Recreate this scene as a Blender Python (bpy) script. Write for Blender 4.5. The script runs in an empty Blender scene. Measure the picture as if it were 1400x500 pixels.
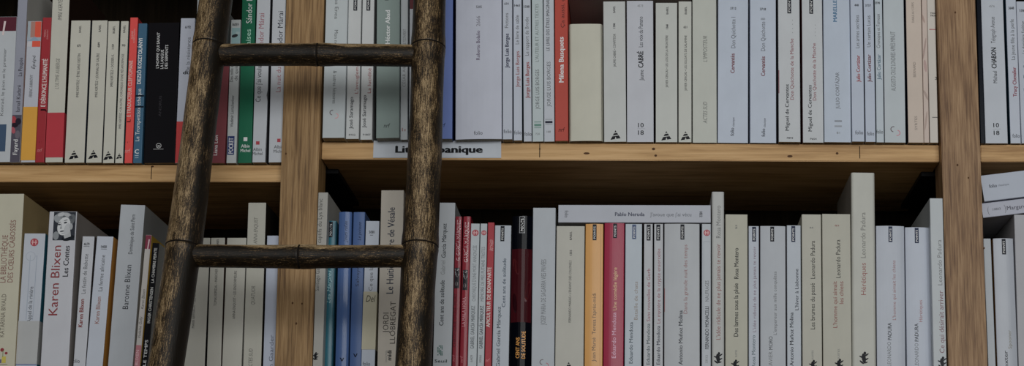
import bpy, bmesh, math, random
from mathutils import Vector, Matrix
random.seed(7)
S = bpy.context.scene
COL = S.collection
W, H, F = 1400.0, 500.0, 2100.0
PPX, PPY = 868.0, 565.0
TAN = 0.15
TH = math.atan(TAN)
CAMZ = 1.55

# ---------------------------------------------------------------- camera model
D = 1.93
CAM = Vector((0, -D, CAMZ))
RIGHT = Vector((1, 0, 0))
FWD = Vector((0, math.cos(TH), math.sin(TH)))
UP = Vector((0, -math.sin(TH), math.cos(TH)))

def ray(px, py):
    return RIGHT * ((px - PPX) / F) + UP * (-(py - PPY) / F) + FWD

def at(px, py, y=0.0):                      # point of the photo on the vertical plane y
    d = ray(px, py)
    return CAM + d * ((y + D) / d.y)

cd = bpy.data.cameras.new('camera')
cam = bpy.data.objects.new('camera', cd); COL.objects.link(cam)
cam.location = CAM
cam.rotation_euler = (math.pi / 2 + TH, 0, 0)
cd.sensor_width = 36.0
cd.lens = 36.0 * F / W
cd.shift_x = (W / 2 - PPX) / W
cd.shift_y = (PPY - H / 2) / W
cd.clip_start = 0.05
S.camera = cam

# ---------------------------------------------------------------- materials
K = 1.72
def lin(c):
    c /= 255.0
    return c / 12.92 if c <= 0.04045 else ((c + 0.055) / 1.055) ** 2.4
def C(r, g, b, k=None):
    k = K if k is None else k
    v = [lin(q) * k for q in (r, g, b)]
    y = .25 * v[0] + .6 * v[1] + .15 * v[2]
    return tuple(min(0.86, max(0.0015, .9 * q + .1 * y - 0.008)) for q in v)

def nodes(name):
    m = bpy.data.materials.new(name); m.use_nodes = True
    nt = m.node_tree
    b = nt.nodes['Principled BSDF']
    return m, nt, b

def ramp(nt, stops):
    r = nt.nodes.new('ShaderNodeValToRGB')
    e = r.color_ramp.elements
    while len(e) < len(stops): e.new(0.5)
    for el, (p, c) in zip(e, stops):
        el.position = p; el.color = (*c, 1)
    return r

def coords(nt, scale):
    tc = nt.nodes.new('ShaderNodeTexCoord'); mp = nt.nodes.new('ShaderNodeMapping')
    mp.inputs['Scale'].default_value = scale
    nt.links.new(tc.outputs['Object'], mp.inputs['Vector'])
    return mp

def noise(nt, scale, detail=4, rough=0.55):
    mp = coords(nt, scale)
    n = nt.nodes.new('ShaderNodeTexNoise'); n.inputs['Scale'].default_value = 1.0
    n.inputs['Detail'].default_value = detail; n.inputs['Roughness'].default_value = rough
    nt.links.new(mp.outputs[0], n.inputs['Vector'])
    return n

def math_n(nt, op, a, b):
    n = nt.nodes.new('ShaderNodeMath'); n.operation = op
    for i, v in enumerate((a, b)):
        if isinstance(v, (int, float)): n.inputs[i].default_value = v
        else: nt.links.new(v, n.inputs[i])
    return n.outputs[0]

_mats = {}
def paper(rgb, rough=0.5, kind='paper'):
    key = (tuple(round(c, 3) for c in rgb), rough, kind)
    if key in _mats: return _mats[key]
    m, nt, b = nodes(kind)
    n = noise(nt, (38, 38, 22), 5)
    r = ramp(nt, [(0.3, tuple(c * 0.94 for c in rgb)), (0.7, tuple(min(0.9, c * 1.03) for c in rgb))])
    nt.links.new(n.outputs[0], r.inputs[0]); nt.links.new(r.outputs[0], b.inputs['Base Color'])
    b.inputs['Roughness'].default_value = rough
    b.inputs['Specular IOR Level'].default_value = 0.24 if max(rgb) > .08 else 0.09
    _mats[key] = m
    return m

def pages_mat():
    if 'pages' in _mats: return _mats['pages']
    m, nt, b = nodes('pages')
    n = noise(nt, (2600, 30, 8), 2)
    r = ramp(nt, [(0.3, C(100, 94, 82)), (0.7, C(140, 134, 120))])
    nt.links.new(n.outputs[0], r.inputs[0]); nt.links.new(r.outputs[0], b.inputs['Base Color'])
    b.inputs['Roughness'].default_value = 0.85
    _mats['pages'] = m
    return m

def wood(name, dark, mid, light, grain, figure, rough=0.5):
    m, nt, b = nodes(name)
    g = noise(nt, grain, 6, 0.6); f = noise(nt, figure, 4, 0.5)
    f.inputs['Distortion'].default_value = 0.8; g.inputs['Distortion'].default_value = 0.25
    mix = math_n(nt, 'ADD', math_n(nt, 'MULTIPLY', g.outputs[0], 0.62), math_n(nt, 'MULTIPLY', f.outputs[0], 0.38))
    r = ramp(nt, [(0.37, dark), (0.5, mid), (0.63, light)])
    nt.links.new(mix, r.inputs[0]); nt.links.new(r.outputs[0], b.inputs['Base Color'])
    bp = nt.nodes.new('ShaderNodeBump'); bp.inputs['Strength'].default_value = 0.25; bp.inputs['Distance'].default_value = 0.001
    nt.links.new(g.outputs[0], bp.inputs['Height']); nt.links.new(bp.outputs[0], b.inputs['Normal'])
    b.inputs['Roughness'].default_value = rough
    b.inputs['Specular IOR Level'].default_value = .05 if rough > .9 else .3
    return m

M_OAK = wood('oak', C(84, 60, 33), C(124, 95, 58), C(146, 116, 77), (420, 420, 15), (60, 60, 6))
M_OAK2 = wood('oak_reddish', C(88, 62, 40), C(122, 93, 63), C(146, 116, 83), (460, 460, 18), (70, 70, 7))
M_PINE = wood('pine', C(140, 104, 60), C(168, 131, 82), C(182, 146, 98), (9, 120, 210), (5, 30, 45))
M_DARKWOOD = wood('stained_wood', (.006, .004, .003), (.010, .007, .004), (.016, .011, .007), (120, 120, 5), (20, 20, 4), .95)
M_KNOT = paper(C(70, 44, 22), 0.6, 'knot')
M_STEEL = paper((0.012, 0.012, 0.013), 0.4, 'black_metal')

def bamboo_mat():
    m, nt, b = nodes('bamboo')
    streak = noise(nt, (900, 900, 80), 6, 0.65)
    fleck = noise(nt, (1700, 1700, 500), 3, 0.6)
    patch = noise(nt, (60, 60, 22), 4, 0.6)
    at_ = nt.nodes.new('ShaderNodeAttribute'); at_.attribute_name = 'wear_shade'  # worn lacquer, plus the poles' round shading painted in as colour
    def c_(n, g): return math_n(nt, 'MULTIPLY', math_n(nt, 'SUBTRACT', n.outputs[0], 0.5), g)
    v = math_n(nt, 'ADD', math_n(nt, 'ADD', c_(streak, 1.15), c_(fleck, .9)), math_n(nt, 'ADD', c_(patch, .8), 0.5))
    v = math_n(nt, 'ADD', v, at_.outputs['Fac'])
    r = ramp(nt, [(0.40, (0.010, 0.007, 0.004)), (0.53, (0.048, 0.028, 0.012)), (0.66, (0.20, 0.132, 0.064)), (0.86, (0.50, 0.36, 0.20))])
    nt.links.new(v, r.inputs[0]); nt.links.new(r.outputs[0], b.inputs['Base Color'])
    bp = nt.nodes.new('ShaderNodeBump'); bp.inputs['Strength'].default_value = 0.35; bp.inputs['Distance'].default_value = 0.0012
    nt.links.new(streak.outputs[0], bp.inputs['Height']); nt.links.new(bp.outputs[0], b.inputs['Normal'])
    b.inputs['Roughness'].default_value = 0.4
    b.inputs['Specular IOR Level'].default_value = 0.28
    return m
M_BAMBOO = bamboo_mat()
M_GROOVE = paper((0.012, 0.009, 0.007), 0.7, 'bamboo_groove')

# ---------------------------------------------------------------- object helpers
def empty(name, matrix=None, **kw):
    o = bpy.data.objects.new(name, None); COL.objects.link(o)
    o.empty_display_size = 0.02
    if matrix is not None: o.matrix_world = matrix
    for k, v in kw.items(): o[k] = v
    return o

def mesh_obj(name, verts, faces, mats, mi=None, parent=None, smooth=None):
    me = bpy.data.meshes.new(name)
    me.from_pydata([tuple(v) for v in verts], [], faces)
    for m in mats: me.materials.append(m)
    if mi is not None: me.polygons.foreach_set('material_index', mi)
    if smooth: me.polygons.foreach_set('use_smooth', [True] * len(faces) if smooth is True else smooth)
    me.update()
    o = bpy.data.objects.new(name, me); COL.objects.link(o)
    if parent is not None: o.parent = parent
    return o

class MB:
    """collects faces of one mesh with material slots"""
    def __init__(self): self.v, self.f, self.mi, self.mats = [], [], [], []
    def slot(self, m):
        if m not in self.mats: self.mats.append(m)
        return self.mats.index(m)
    def add(self, vs, fs, m):
        s = self.slot(m); b = len(self.v)
        self.v += [tuple(v) for v in vs]
        for f in fs:
            self.f.append(tuple(b + i for i in f)); self.mi.append(s)
    def box(self, x0, x1, y0, y1, z0, z1, m, bev=0.0):
        bm = bmesh.new(); bmesh.ops.create_cube(bm, size=1.0)
        for v in bm.verts:
            v.co = Vector(((x0 + x1) / 2 + v.co.x * (x1 - x0), (y0 + y1) / 2 + v.co.y * (y1 - y0), (z0 + z1) / 2 + v.co.z * (z1 - z0)))
        if bev: bmesh.ops.bevel(bm, geom=list(bm.edges), offset=bev, segments=2, affect='EDGES', profile=0.6)
        bm.verts.index_update()
        self.add([v.co for v in bm.verts], [[v.index for v in f.verts] for f in bm.faces], m); bm.free()
    def build(self, name, parent=None, smooth=None):
        return mesh_obj(name, self.v, self.f, self.mats, self.mi, parent, smooth)

# ---------------------------------------------------------------- text outlines
_tc = bpy.data.curves.new('t', 'FONT'); _to = bpy.data.objects.new('t', _tc); COL.objects.link(_to)
_tcache = {}
CAP = 0.682
def glyphs(s, bold=0.0, shear=0.0):
    key = (s, bold, shear)
    if key not in _tcache:
        _tc.body = s; _tc.size = 1.0; _tc.shear = shear; _tc.resolution_u = 2
        dg = bpy.context.evaluated_depsgraph_get(); dg.update()
        me = bpy.data.meshes.new_from_object(_to.evaluated_get(dg))
        vs = [(v.co.x, v.co.y) for v in me.vertices]; fs = [tuple(p.vertices) for p in me.polygons]
        bpy.data.meshes.remove(me)
        if bold:                                # heavier strokes: the same outlines set a hair apart
            n = len(vs); V, Fs, Z = [], [], []
            for i, (dx, dy) in enumerate(((-1, -.35), (0, .35), (1, -.35), (0, -.35)) if bold > .015 else ((-1, 0), (1, 0))):
                V += [(x + dx * bold, y + dy * bold) for x, y in vs]; Z += [i] * n; Fs += [tuple(i * n + j for j in f) for f in fs]
            vs, fs = V, Fs
        else: Z = [0] * len(vs)
        x0 = min(v[0] for v in vs); x1 = max(v[0] for v in vs)
        _tcache[key] = ([(v[0] - x0, v[1]) for v in vs], fs, x1 - x0, Z)
    return _tcache[key]

# ---------------------------------------------------------------- books
INK = lambda *c: C(*c)
BLK = (26, 27, 31)
DK = (60, 61, 66)
GREY = (104, 106, 110)
LG = (132, 134, 136)
RED = (158, 62, 62)
WHITE = (196, 196, 192)
WARM = (168, 166, 155)      # matt cream spines
COOL = (160, 166, 174)      # glossy bluish white spines
PAGE = pages_mat()

def book(pts, col, label, marks=(), side=None, group=None, depth=0.115, gloss=0.42, Y=None, bulge=0.0, shelf=None,
         band=None, gapw=0.0004, name='book', rc=0.0008, left=None):
    """pts = (xl,xr,y) of the spine's top and (xl,xr,y) low on the spine, in photo pixels"""
    (xlt, xrt, yt), (xlb, xrb, yb) = pts
    zs = shelf['z'](0)
    if Y is None:                           # how far it overhangs: its foot sits on the shelf top
        Y = 0.0
        for _ in range(6):
            p = at((xlb + xrb) / 2, yb, Y)
            zt = shelf['z'](p.x)
            d = ray((xlb + xrb) / 2, yb); t = (zt - CAM.z) / d.z
            Y = CAM.y + d.y * t
        Y = max(-0.03, min(0.02, Y))
    tl, tr, bl, br = at(xlt, yt, Y), at(xrt, yt, Y), at(xlb, yb, Y), at(xrb, yb, Y)
    top, bot = (tl + tr) / 2, (bl + br) / 2
    w = ((tr - tl).length + (br - bl).length) / 2 - gapw
    a = math.atan2(top.x - bot.x, top.z - bot.z)
    zt = shelf['z'](bot.x)
    up = Vector((math.sin(a), 0, math.cos(a)))
    org = bot + up * ((zt - bot.z) / up.z)
    org = org + Vector((0, 0, abs(math.sin(a)) * w / 2 + 0.0002))
    h = (top - org).length
    Mw = Matrix.Translation(org) @ Matrix.Rotation(a, 4, 'Y')
    return make_book(Mw, w, h, depth, Y, col, label, marks, side, left, group, gloss, bulge, band, name, rc)

def make_book(Mw, w, h, depth, Y, col, label, marks=(), side=None, left=None, group=None, gloss=0.42, bulge=0.0, band=None, name='book', rc=0.0008, flat=0):
    root = empty(name, Mw, label=label, category='book')
    if group: root['group'] = group
    inv = Mw.inverted()
    def loc(px, py):
        p = inv @ at(px, py, Y)
        return p.x, p.z
    sc = 1.0 / (F / (Y + D)) * 1.02          # metres per pixel at the spine
    def fy(x): return -bulge * max(0.0, 1 - (x / (w / 2)) ** 2)
    base = paper(C(*col), gloss, 'cover_paper')
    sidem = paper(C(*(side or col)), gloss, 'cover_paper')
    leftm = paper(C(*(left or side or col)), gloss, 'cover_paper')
    # --- cover: a folded sheet, U-shaped in plan
    t = 0.0005
    rc = min(rc, w * 0.25)
    outer = [(-w / 2, depth)]
    for i in range(4):
        q = math.pi / 2 * i / 3
        outer.append((-w / 2 + rc * (1 - math.cos(q)), rc * (1 - math.sin(q))))
    nf = 8 if bulge else 2
    for i in range(1, nf):
        outer.append((-w / 2 + rc + (w - 2 * rc) * i / nf, 0))
    for i in range(4):
        q = math.pi / 2 * (1 - i / 3)
        outer.append((w / 2 - rc * (1 - math.cos(q)), rc * (1 - math.sin(q))))
    outer.append((w / 2, depth))
    outer = [(x, y + fy(x) if y < depth * 0.5 else y) for x, y in outer]
    n = len(outer)
    inner = []
    for i, (x, y) in enumerate(outer):
        if i == 0: inner.append((x + t, y))
        elif i == n - 1: inner.append((x - t, y))
        else:
            xi = max(-w / 2 + t, min(w / 2 - t, x)); inner.append((xi, max(y, t + fy(xi)) if y < rc + 1e-6 else y) if 1 < i < n - 2 else (xi, max(y, rc)))
    mb = MB(); mb.slot(base); mb.slot(sidem); mb.slot(leftm)
    vs = [(x, y, 0) for x, y in outer] + [(x, y, h) for x, y in outer] + [(x, y, 0) for x, y in inner] + [(x, y, h) for x, y in inner]
    sp, sr, sl = [], [], []
    for i in range(n - 1):
        f = (i, i + 1, n + i + 1, n + i)
        (sl if i == 0 else sr if i == n - 2 else sp).append(f)
    rest = []
    for i in range(n - 1):
        rest.append((2 * n + i + 1, 2 * n + i, 3 * n + i, 3 * n + i + 1))
        rest.append((n + i, n + i + 1, 3 * n + i + 1, 3 * n + i)); rest.append((i + 1, i, 2 * n + i, 2 * n + i + 1))
    rest.append((0, n, 3 * n, 2 * n)); rest.append((n - 1, 3 * n - 1, 4 * n - 1, 2 * n - 1))
    b0 = len(mb.v); mb.v += vs
    for fs, s in ((sp, 0), (rest, 0), (sr, 1), (sl, 2)):
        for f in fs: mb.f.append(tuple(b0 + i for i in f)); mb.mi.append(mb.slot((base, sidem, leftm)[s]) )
    # --- printing on the spine
    layer = [0.00010]
    band_h = [0.0]
    def put(vs2, fs, colr, rough=None, b=None, zz=None):
        m = paper(C(*colr), gloss if rough is None else rough, 'ink')
        layer[0] += 0.000012
        e = layer[0] + band_h[0]
        zz = zz or [0] * len(vs2)
        (b or mb).add([(x, fy(x) - e - q * 7e-6, z) for x, z, q in ((max(-w / 2 + .0001, min(w / 2 - .0001, x)), z, q) for (x, z), q in zip(vs2, zz))], fs, m)
        layer[0] += 7e-6 * max(zz)
    def rect(x0, x1, z0, z1, colr, b=None):
        x0 = max(-w / 2 + 0.0002, x0); x1 = min(w / 2 - 0.0002, x1); z0 = max(0.0003, z0); z1 = min(h - 0.0003, z1)
        if x1 <= x0 or z1 <= z0: return
        k = 6 if bulge else 1
        v2 = []
        for i in range(k + 1):
            x = x0 + (x1 - x0) * i / k; v2 += [(x, z0), (x, z1)]
        put(v2, [(2 * i, 2 * i + 2, 2 * i + 3, 2 * i + 1) for i in range(k)], colr, b=b)
    lum = lambda c: .3 * c[0] + .6 * c[1] + .1 * c[2]
    def text(s, xc, y0, y1, hh, colr, st, b=None):
        if lum(colr) < lum(col): colr = tuple(v * .76 for v in colr)      # printed ink darker than its paper
        bold = 0.028 if 'b' in st else (0.012 if 'm' in st else 0.0)
        gv, gf, gw, gz = glyphs(s, bold, 0.25 if 'i' in st else 0.0)
        capm = hh * sc; sy = capm / CAP
        if 'h' in st:                       # y0 = centre y, y1 = width
            x, z = loc(xc, y0); L = y1 * sc
            v2 = [(x - L / 2 + u / gw * L, z - capm / 2 + v * sy) for u, v in gv]
        else:
            x, z = loc(xc, (y0 + y1) / 2); L = (y1 - y0) * sc
            if 'd' in st: v2 = [(x - capm / 2 + v * sy, z + L / 2 - u / gw * L) for u, v in gv]
            else: v2 = [(x + capm / 2 - v * sy, z - L / 2 + u / gw * L) for u, v in gv]
        lim = w / 2 + 0.004
        put(v2, gf, colr, b=b, zz=gz)
    def ell(xc, yc, rx, ry, rot, colr, b=None, nn=18):
        x, z = loc(xc, yc); c, s_ = math.cos(rot), math.sin(rot)
        v2 = []
        for i in range(nn):
            q = 2 * math.pi * i / nn; ex, ez = rx * math.cos(q) * sc, ry * math.sin(q) * sc
            xx = x + ex * c - ez * s_
            v2.append((max(-w / 2 + 0.0002, min(w / 2 - 0.0002, xx)), min(h - 0.0003, max(0.0003, z + ex * s_ + ez * c))))
        put(v2, [tuple(range(nn))], colr, b=b)
    def do(mk, b=None):
        k = mk[0]
        if k == 't': text(mk[1], mk[2], mk[3], mk[4], mk[5], mk[6], mk[7] if len(mk) > 7 else '', b)
        elif k == 'h': text(mk[1], mk[2], mk[3], mk[4], mk[5], mk[6], 'h' + (mk[7] if len(mk) > 7 else ''), b)
        elif k == 'band': rect(-w / 2, w / 2, zy(mk[2]), zy(mk[1]), mk[3], b)
        elif k == 'r':
            x0, z1 = loc(mk[1], (mk[2] + mk[4]) / 2); x1, _ = loc(mk[3], (mk[2] + mk[4]) / 2)
            rect(x0, x1, zy(mk[4]), zy(mk[2]), mk[5], b)
        elif k == 'e': ell(mk[1], mk[2], mk[3], mk[4], mk[5], mk[6], b)
        elif k == 'p':
            put([loc(*q) for q in mk[1]], [tuple(range(len(mk[1])))], mk[2], b=b)
        elif k == 'tag':                    # small black tab with white upright lettering
            xc, y0, y1 = mk[1:4]; tc_ = mk[4] if len(mk) > 4 else (24, 26, 34)
            xm, zm = loc(xc, (y0 + y1) / 2); L = (y1 - y0) * sc
            rect(xm - 2.7 * sc, xm + 2.7 * sc, zm - L / 2, zm + L / 2, tc_, b)
            text('POINTS', xc, y0 + 3, y1 - 2, 2.7, (200, 202, 202), 'm', b)
        elif k == 'tower':                  # triangular emblem sliced by slanted stripes
            xc, yc, s_ = mk[1:4]
            x, z = loc(xc, yc); s_ *= sc
            def wx(q): return (q - 0.5) * -1
            cuts = [(0.0, 0.36), (0.46, 0.68), (0.78, 1.0)]
            for q0, q1 in cuts:
                hw0, hw1 = (1 - q0) * 0.56, (1 - q1) * 0.56
                k2 = 0.16
                v2 = [(x - hw0 * s_, z + (q0 - 0.5 - k2 * hw0) * s_), (x + hw0 * s_, z + (q0 - 0.5 + k2 * hw0) * s_),
                      (x + hw1 * s_, z + (q1 - 0.5 + k2 * hw1) * s_), (x - hw1 * s_, z + (q1 - 0.5 - k2 * hw1) * s_)]
                put(v2, [(0, 1, 2, 3)], BLK, b=b)
            put([(x - 0.12 * s_, z - 0.62 * s_), (x + 0.14 * s_, z - 0.62 * s_), (x + 0.02 * s_, z - 0.22 * s_)], [(0, 1, 2)], col, b=b)
        elif k == 'squig':                  # little black brush-drawn lizard emblem
            xc, yc, s_ = mk[1:4]
            for (dx, dy, rx, ry, ro) in ((0, 0, .2, .5, .15), (.22, -.3, .32, .08, .6), (-.2, -.12, .28, .08, -.4), (.2, .12, .3, .08, .5), (-.2, .38, .26, .09, -.7), (.18, .42, .22, .07, .3), (0.1, -.5, .13, .16, 0)):
                ell(xc + dx * s_, yc + dy * s_, rx * s_, ry * s_, ro, BLK, b, 10)
        elif k == 'roundel':
            xc, yc, r_ = mk[1:4]
            ell(xc, yc, r_, r_, 0, (150, 60, 70), b)
            for q in (-0.4, 0.35): 
                x, z = loc(xc + q * r_, yc); rect(x - .1 * r_ * sc, x + .1 * r_ * sc, z - .6 * r_ * sc, z + .6 * r_ * sc, (190, 150, 150), b)
            x, z = loc(xc, yc); rect(x - .7 * r_ * sc, x + .7 * r_ * sc, z - .1 * r_ * sc, z + .1 * r_ * sc, (190, 150, 150), b)
        elif k == 'bow':                    # loose pair of curved strokes
            xc, yc, s_, cl = mk[1:5]
            x, z = loc(xc, yc)
            for sg, cl2 in ((1, cl), (-1, (90, 80, 84))):
                v2 = []
                for i in range(9):
                    q = -1.9 + 3.4 * i / 8
                    cx, cz = x + sg * .22 * s_ * sc, z - sg * .22 * s_ * sc
                    for rr in (.36, .26): v2.append((cx + rr * s_ * sc * math.cos(q + (0 if sg > 0 else math.pi)), cz + rr * s_ * sc * math.sin(q + (0 if sg > 0 else math.pi))))
                put(v2, [(2 * i, 2 * i + 1, 2 * i + 3, 2 * i + 2) for i in range(8)], cl2, b=b)
    def zy(py):
        # height on the spine of an image row, taken at the spine's own centre line
        lo, hi = -0.05, h + 0.05
        for _ in range(26):
            mid = (lo + hi) / 2
            p = Mw @ Vector((0, 0, mid)); q = p - CAM
            yy = PPY - F * q.dot(UP) / q.dot(FWD)
            if yy > py: lo = mid
            else: hi = mid
        return lo
    if flat:
        def zy(py): return loc(PPX, py)[1]
    over = []
    for mk in marks:
        if mk[0] == 'over': over.append(mk[1]); continue
        do(mk)
    mb.build('cover', root)
    # --- page block
    pb = MB()
    e = t + 0.00015
    pb.box(-w / 2 + e, w / 2 - e, max(rc, t) + 0.0003, depth - 0.0008, 0.0004, h - 0.0004, PAGE)
    pb.build('page_block', root)
    if band:
        y0, y1, bcol = band[:3]
        z0, z1 = max(0.0006, zy(y1)), min(h - 0.0005, zy(y0))
        bb = MB(); bmz = paper(C(*bcol), 0.5, 'band_paper')
        g = 0.00035
        pr = [(-w / 2 - .0001, depth)] + [(x, fy(x) - g) for x in (-w / 2 - .0001, -w / 4, 0, w / 4, w / 2 + .0001)] + [(w / 2 + .0001, depth)]
        m_ = len(pr)
        bb.add([(x, y, z0) for x, y in pr] + [(x, y, z1) for x, y in pr], [(i, i + 1, m_ + i + 1, m_ + i) for i in range(m_ - 1)], bmz)
        band_h[0] = g
        for mk in over: do(mk, bb)
        bo = bb.build('paper_band', root)
        if len(band) > 3: bo['label'] = band[3]
    return root

# ---------------------------------------------------------------- shelves (heights measured on the spine plane)
def flat_shelf(px, py, slope=0.0):
    p = at(px, py, 0.0)
    return {'z': (lambda x, p=p, s=slope: p.z + s * (x - p.x)), 'slope': slope}
SUL = flat_shelf(200, 224)
SUM = flat_shelf(1060, 195.7, -0.0045)
SUR = flat_shelf(1370, 196.5)
SLL = flat_shelf(200, 522)
SLM = flat_shelf(900, 504)
SLR = flat_shelf(1370, 521)
# ================================================================ upper shelf, left bay
GUL = 'books on the upper shelf before the middle post'
def ul(*a, **k): return book(*a, shelf=SUL, group=GUL, **k)
def T(s, x, y0, y1, h, c=DK, st=''): return ('t', s, x, y0, y1, h, c, st)
def N(s, x, y, w, h, c=DK, st=''): return ('h', s, x, y, w, h, c, st)

ul(((-19, 23, 23), (-30, 14, 222)), (160, 164, 168), 'white paperback with maroon top and navy square at its foot, upper shelf',
   [('band', 23, 42.5, (78, 28, 42)), ('p', [(5.6, 29), (8.4, 29), (5.2, 48), (2.8, 48)], (190, 172, 172)), ('r', -20, 170, 8, 207, (52, 72, 96)),
    T('Konrad, le pion et le premier', 4.5, 63, 161, 4.2, (110, 112, 116))], side=(90, 30, 44))
ul(((26, 39, -32), (13, 27, 222)), (128, 130, 142), 'tall grey book with a red and purple picture at the foot of its spine',
   [('band', 157, 224, (70, 66, 78)), ('e', 19, 164, 3.6, 6, .2, (150, 52, 62)), ('e', 20, 171, 5, 3.5, 0, (40, 30, 40)), ('e', 18, 178, 3, 5, .3, (150, 70, 82)),
    ('e', 25, 166, 4, 5, 0, (40, 34, 44)), ('e', 24, 184, 3.5, 6, 0, (92, 86, 96)),
    T('La Poupée', 28, 78, 105, 5.5, (72, 68, 76)), T('Ismail Kadaré', 25.2, 115, 154, 5.5, (72, 68, 76)), T('Fayard', 21, 190, 212, 6, WHITE, 'm')],
   side=(160, 158, 152), depth=0.14)
ul(((38, 57, 29), (28, 48, 222)), (160, 162, 170), 'white book wrapped in an orange paper band, its top orange-red',
   [('r', 38, 29.5, 42, 52, (140, 150, 156)), ('r', 42, 29.5, 48.5, 52, (150, 110, 100)), ('r', 48, 29.5, 58, 52, (196, 72, 50)), ('band', 51, 56, (140, 148, 158)), ('p', [(38.5, 56), (48, 50), (54, 56)], (120, 140, 156)),
    ('r', 44, 56, 56, 64, (196, 72, 50)), ('p', [(38, 57), (44, 57), (42.5, 64), (37, 64)], (170, 168, 172)),
    T('FERENC KARINTHY', 42.5, 101, 134, 4.2, (92, 92, 98), 'i'), T('Épépé', 46, 75, 95, 4.6, (84, 84, 90), 'i')],
   side=(200, 80, 60), band=(146, 219, (206, 138, 36), 'orange paper band'))
ul(((58, 71, 24), (48, 60, 222)), (140, 34, 42), 'dark red book between the orange-banded book and the tall red-banded one',
   [T("E DÉNONCE L'HUMANITÉ", 60.5, 78, 148, 6.2, (206, 176, 172), 'b'), T('J', 58.5, 149, 153, 6, (40, 20, 24), 'b'), T('FERENC', 61.5, 40, 51, 2.2, (190, 130, 128)), T('KARINTHY', 65, 40, 54, 2.2, (190, 130, 128)),
    N('· ı ·', 54, 194, 6, 3, (60, 16, 20)), N('nrf', 54.5, 205, 7, 5.5, (186, 116, 116), 'i')], gloss=.4)
ul(((73.5, 96, -34), (61, 86, 222)), WARM, 'tall pale book with a broad red paper band',
   [T('IMRE KERTÉSZ', 82.5, -8, 29, 5.6, (110, 110, 106), 'i'), T("L'ULTIME AUBERGE", 78.5, 78, 123, 5.2, (130, 129, 122), 'i')],
   side=(40, 30, 26), band=(154, 215, (162, 44, 54), 'red paper band'), depth=0.135, gloss=.3)
CV = [((97, 124, 28), (88, 115, 222.5)), ((126, 147, 28), (117, 139, 222.5)), ((148, 163, 29), (140, 156, 223)), ((165, 176, 29), (157, 168, 223))]
ul(CV[0], WARM, 'widest cream paperback, standing beside the tall book with the red band',
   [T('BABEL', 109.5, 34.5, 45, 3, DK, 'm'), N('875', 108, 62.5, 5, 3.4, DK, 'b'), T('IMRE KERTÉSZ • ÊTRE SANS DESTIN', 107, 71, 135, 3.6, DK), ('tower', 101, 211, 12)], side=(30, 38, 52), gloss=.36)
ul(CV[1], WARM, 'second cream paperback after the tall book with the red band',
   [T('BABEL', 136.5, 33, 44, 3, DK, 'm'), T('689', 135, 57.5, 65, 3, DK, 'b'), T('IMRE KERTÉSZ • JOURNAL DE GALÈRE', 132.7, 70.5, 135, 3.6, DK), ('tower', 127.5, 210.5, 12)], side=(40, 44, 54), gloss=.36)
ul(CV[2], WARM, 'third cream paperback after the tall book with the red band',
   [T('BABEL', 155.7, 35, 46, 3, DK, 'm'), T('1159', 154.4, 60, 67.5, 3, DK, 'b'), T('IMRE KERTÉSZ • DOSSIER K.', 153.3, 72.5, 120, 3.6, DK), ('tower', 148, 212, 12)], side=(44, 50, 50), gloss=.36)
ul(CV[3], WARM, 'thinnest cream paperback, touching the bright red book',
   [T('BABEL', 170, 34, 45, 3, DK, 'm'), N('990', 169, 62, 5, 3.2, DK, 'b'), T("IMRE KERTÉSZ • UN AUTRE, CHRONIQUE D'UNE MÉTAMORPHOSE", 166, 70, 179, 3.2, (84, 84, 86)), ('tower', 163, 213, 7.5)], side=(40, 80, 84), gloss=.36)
ul(((178, 188.5, 24), (169.5, 181, 223)), (196, 62, 58), 'bright red narrow book with white lettering beside a dark blue one',
   [T('ANDRÉ', 180.8, 42, 54, 2.2, (214, 150, 144)), T('KOSZTOLÁNYI', 183.6, 39, 59, 2.2, (214, 150, 144)), T('E TRADUCTEUR CLEPTOMANE', 177.5, 80, 162, 5.2, (216, 168, 160), 'm'), T('L', 176, 163, 167, 5, (60, 20, 24), 'b'),
    N('· ı ·', 174.5, 194, 6, 3, (80, 20, 24)), N('nrf', 174.5, 206, 8, 6, (222, 128, 124), 'i')], side=(150, 40, 40))
ul(((189, 201.5, 32), (181.5, 193.5, 223)), (48, 84, 108), 'dark blue narrow book with white lettering beside the black book',
   [T('DEZSÖ KOSZTOLÁNYI', 191.2, 50, 117, 5.2, WHITE, 'b'), T('Le Trompettiste tchèque', 189, 119, 195, 5.4, WHITE),
    ('band', 130, 132, (16, 24, 34)), ('band', 145, 147, (16, 24, 34)), N('C', 187, 207, 6, 6, WHITE, 'b'), N('▬', 187, 213, 5, 1.5, (140, 158, 172)) if 0 else ('r', 184.5, 212, 189.5, 213, (150, 165, 176)), ('r', 184.5, 215, 189.5, 216, (130, 148, 160))], gloss=.3)
ul(((203, 245, 31), (195.5, 239.5, 223)), (19, 18, 21), 'thick black book with white lettering and a small round emblem',
   [T("L'HOMME QUI SAVAIT", 216, 42.5, 95, 4, WHITE), T('LA LANGUE', 221.6, 67, 95, 4, WHITE), T('DES SERPENTS', 227.6, 60, 95, 4, WHITE), T('ANDRUS', 219, 130, 160, 3.6, (50, 48, 52)),
    ('e', 217, 199, 3.8, 3.8, 0, (150, 150, 150)), ('e', 217, 199, 2.9, 2.9, 0, (19, 18, 21)), N('x', 217, 199, 4, 3.4, (170, 170, 170), 'b'), ('r', 209.5, 203.2, 223.5, 204.2, (120, 120, 120))], gloss=.38)
ul(((247, 267, 25), (239, 259, 223)), (158, 162, 174), 'lilac-white paperback with a red foot, between black book and slanting ladder pole',
   [N('6192', 257, 37, 8, 3.8, DK, 'b'), T('de la résistance', 257.3, 49, 100, 5.2, (112, 116, 124)), N('du', 255, 99, 10, 5, (30, 32, 36), 'b'), ('band', 166, 224, (172, 48, 48))])
ul(((270, 290, -20), (262, 282, 223)), (146, 148, 150), 'tall pale book almost wholly hidden behind the slanting ladder pole', [], depth=0.13)
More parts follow.
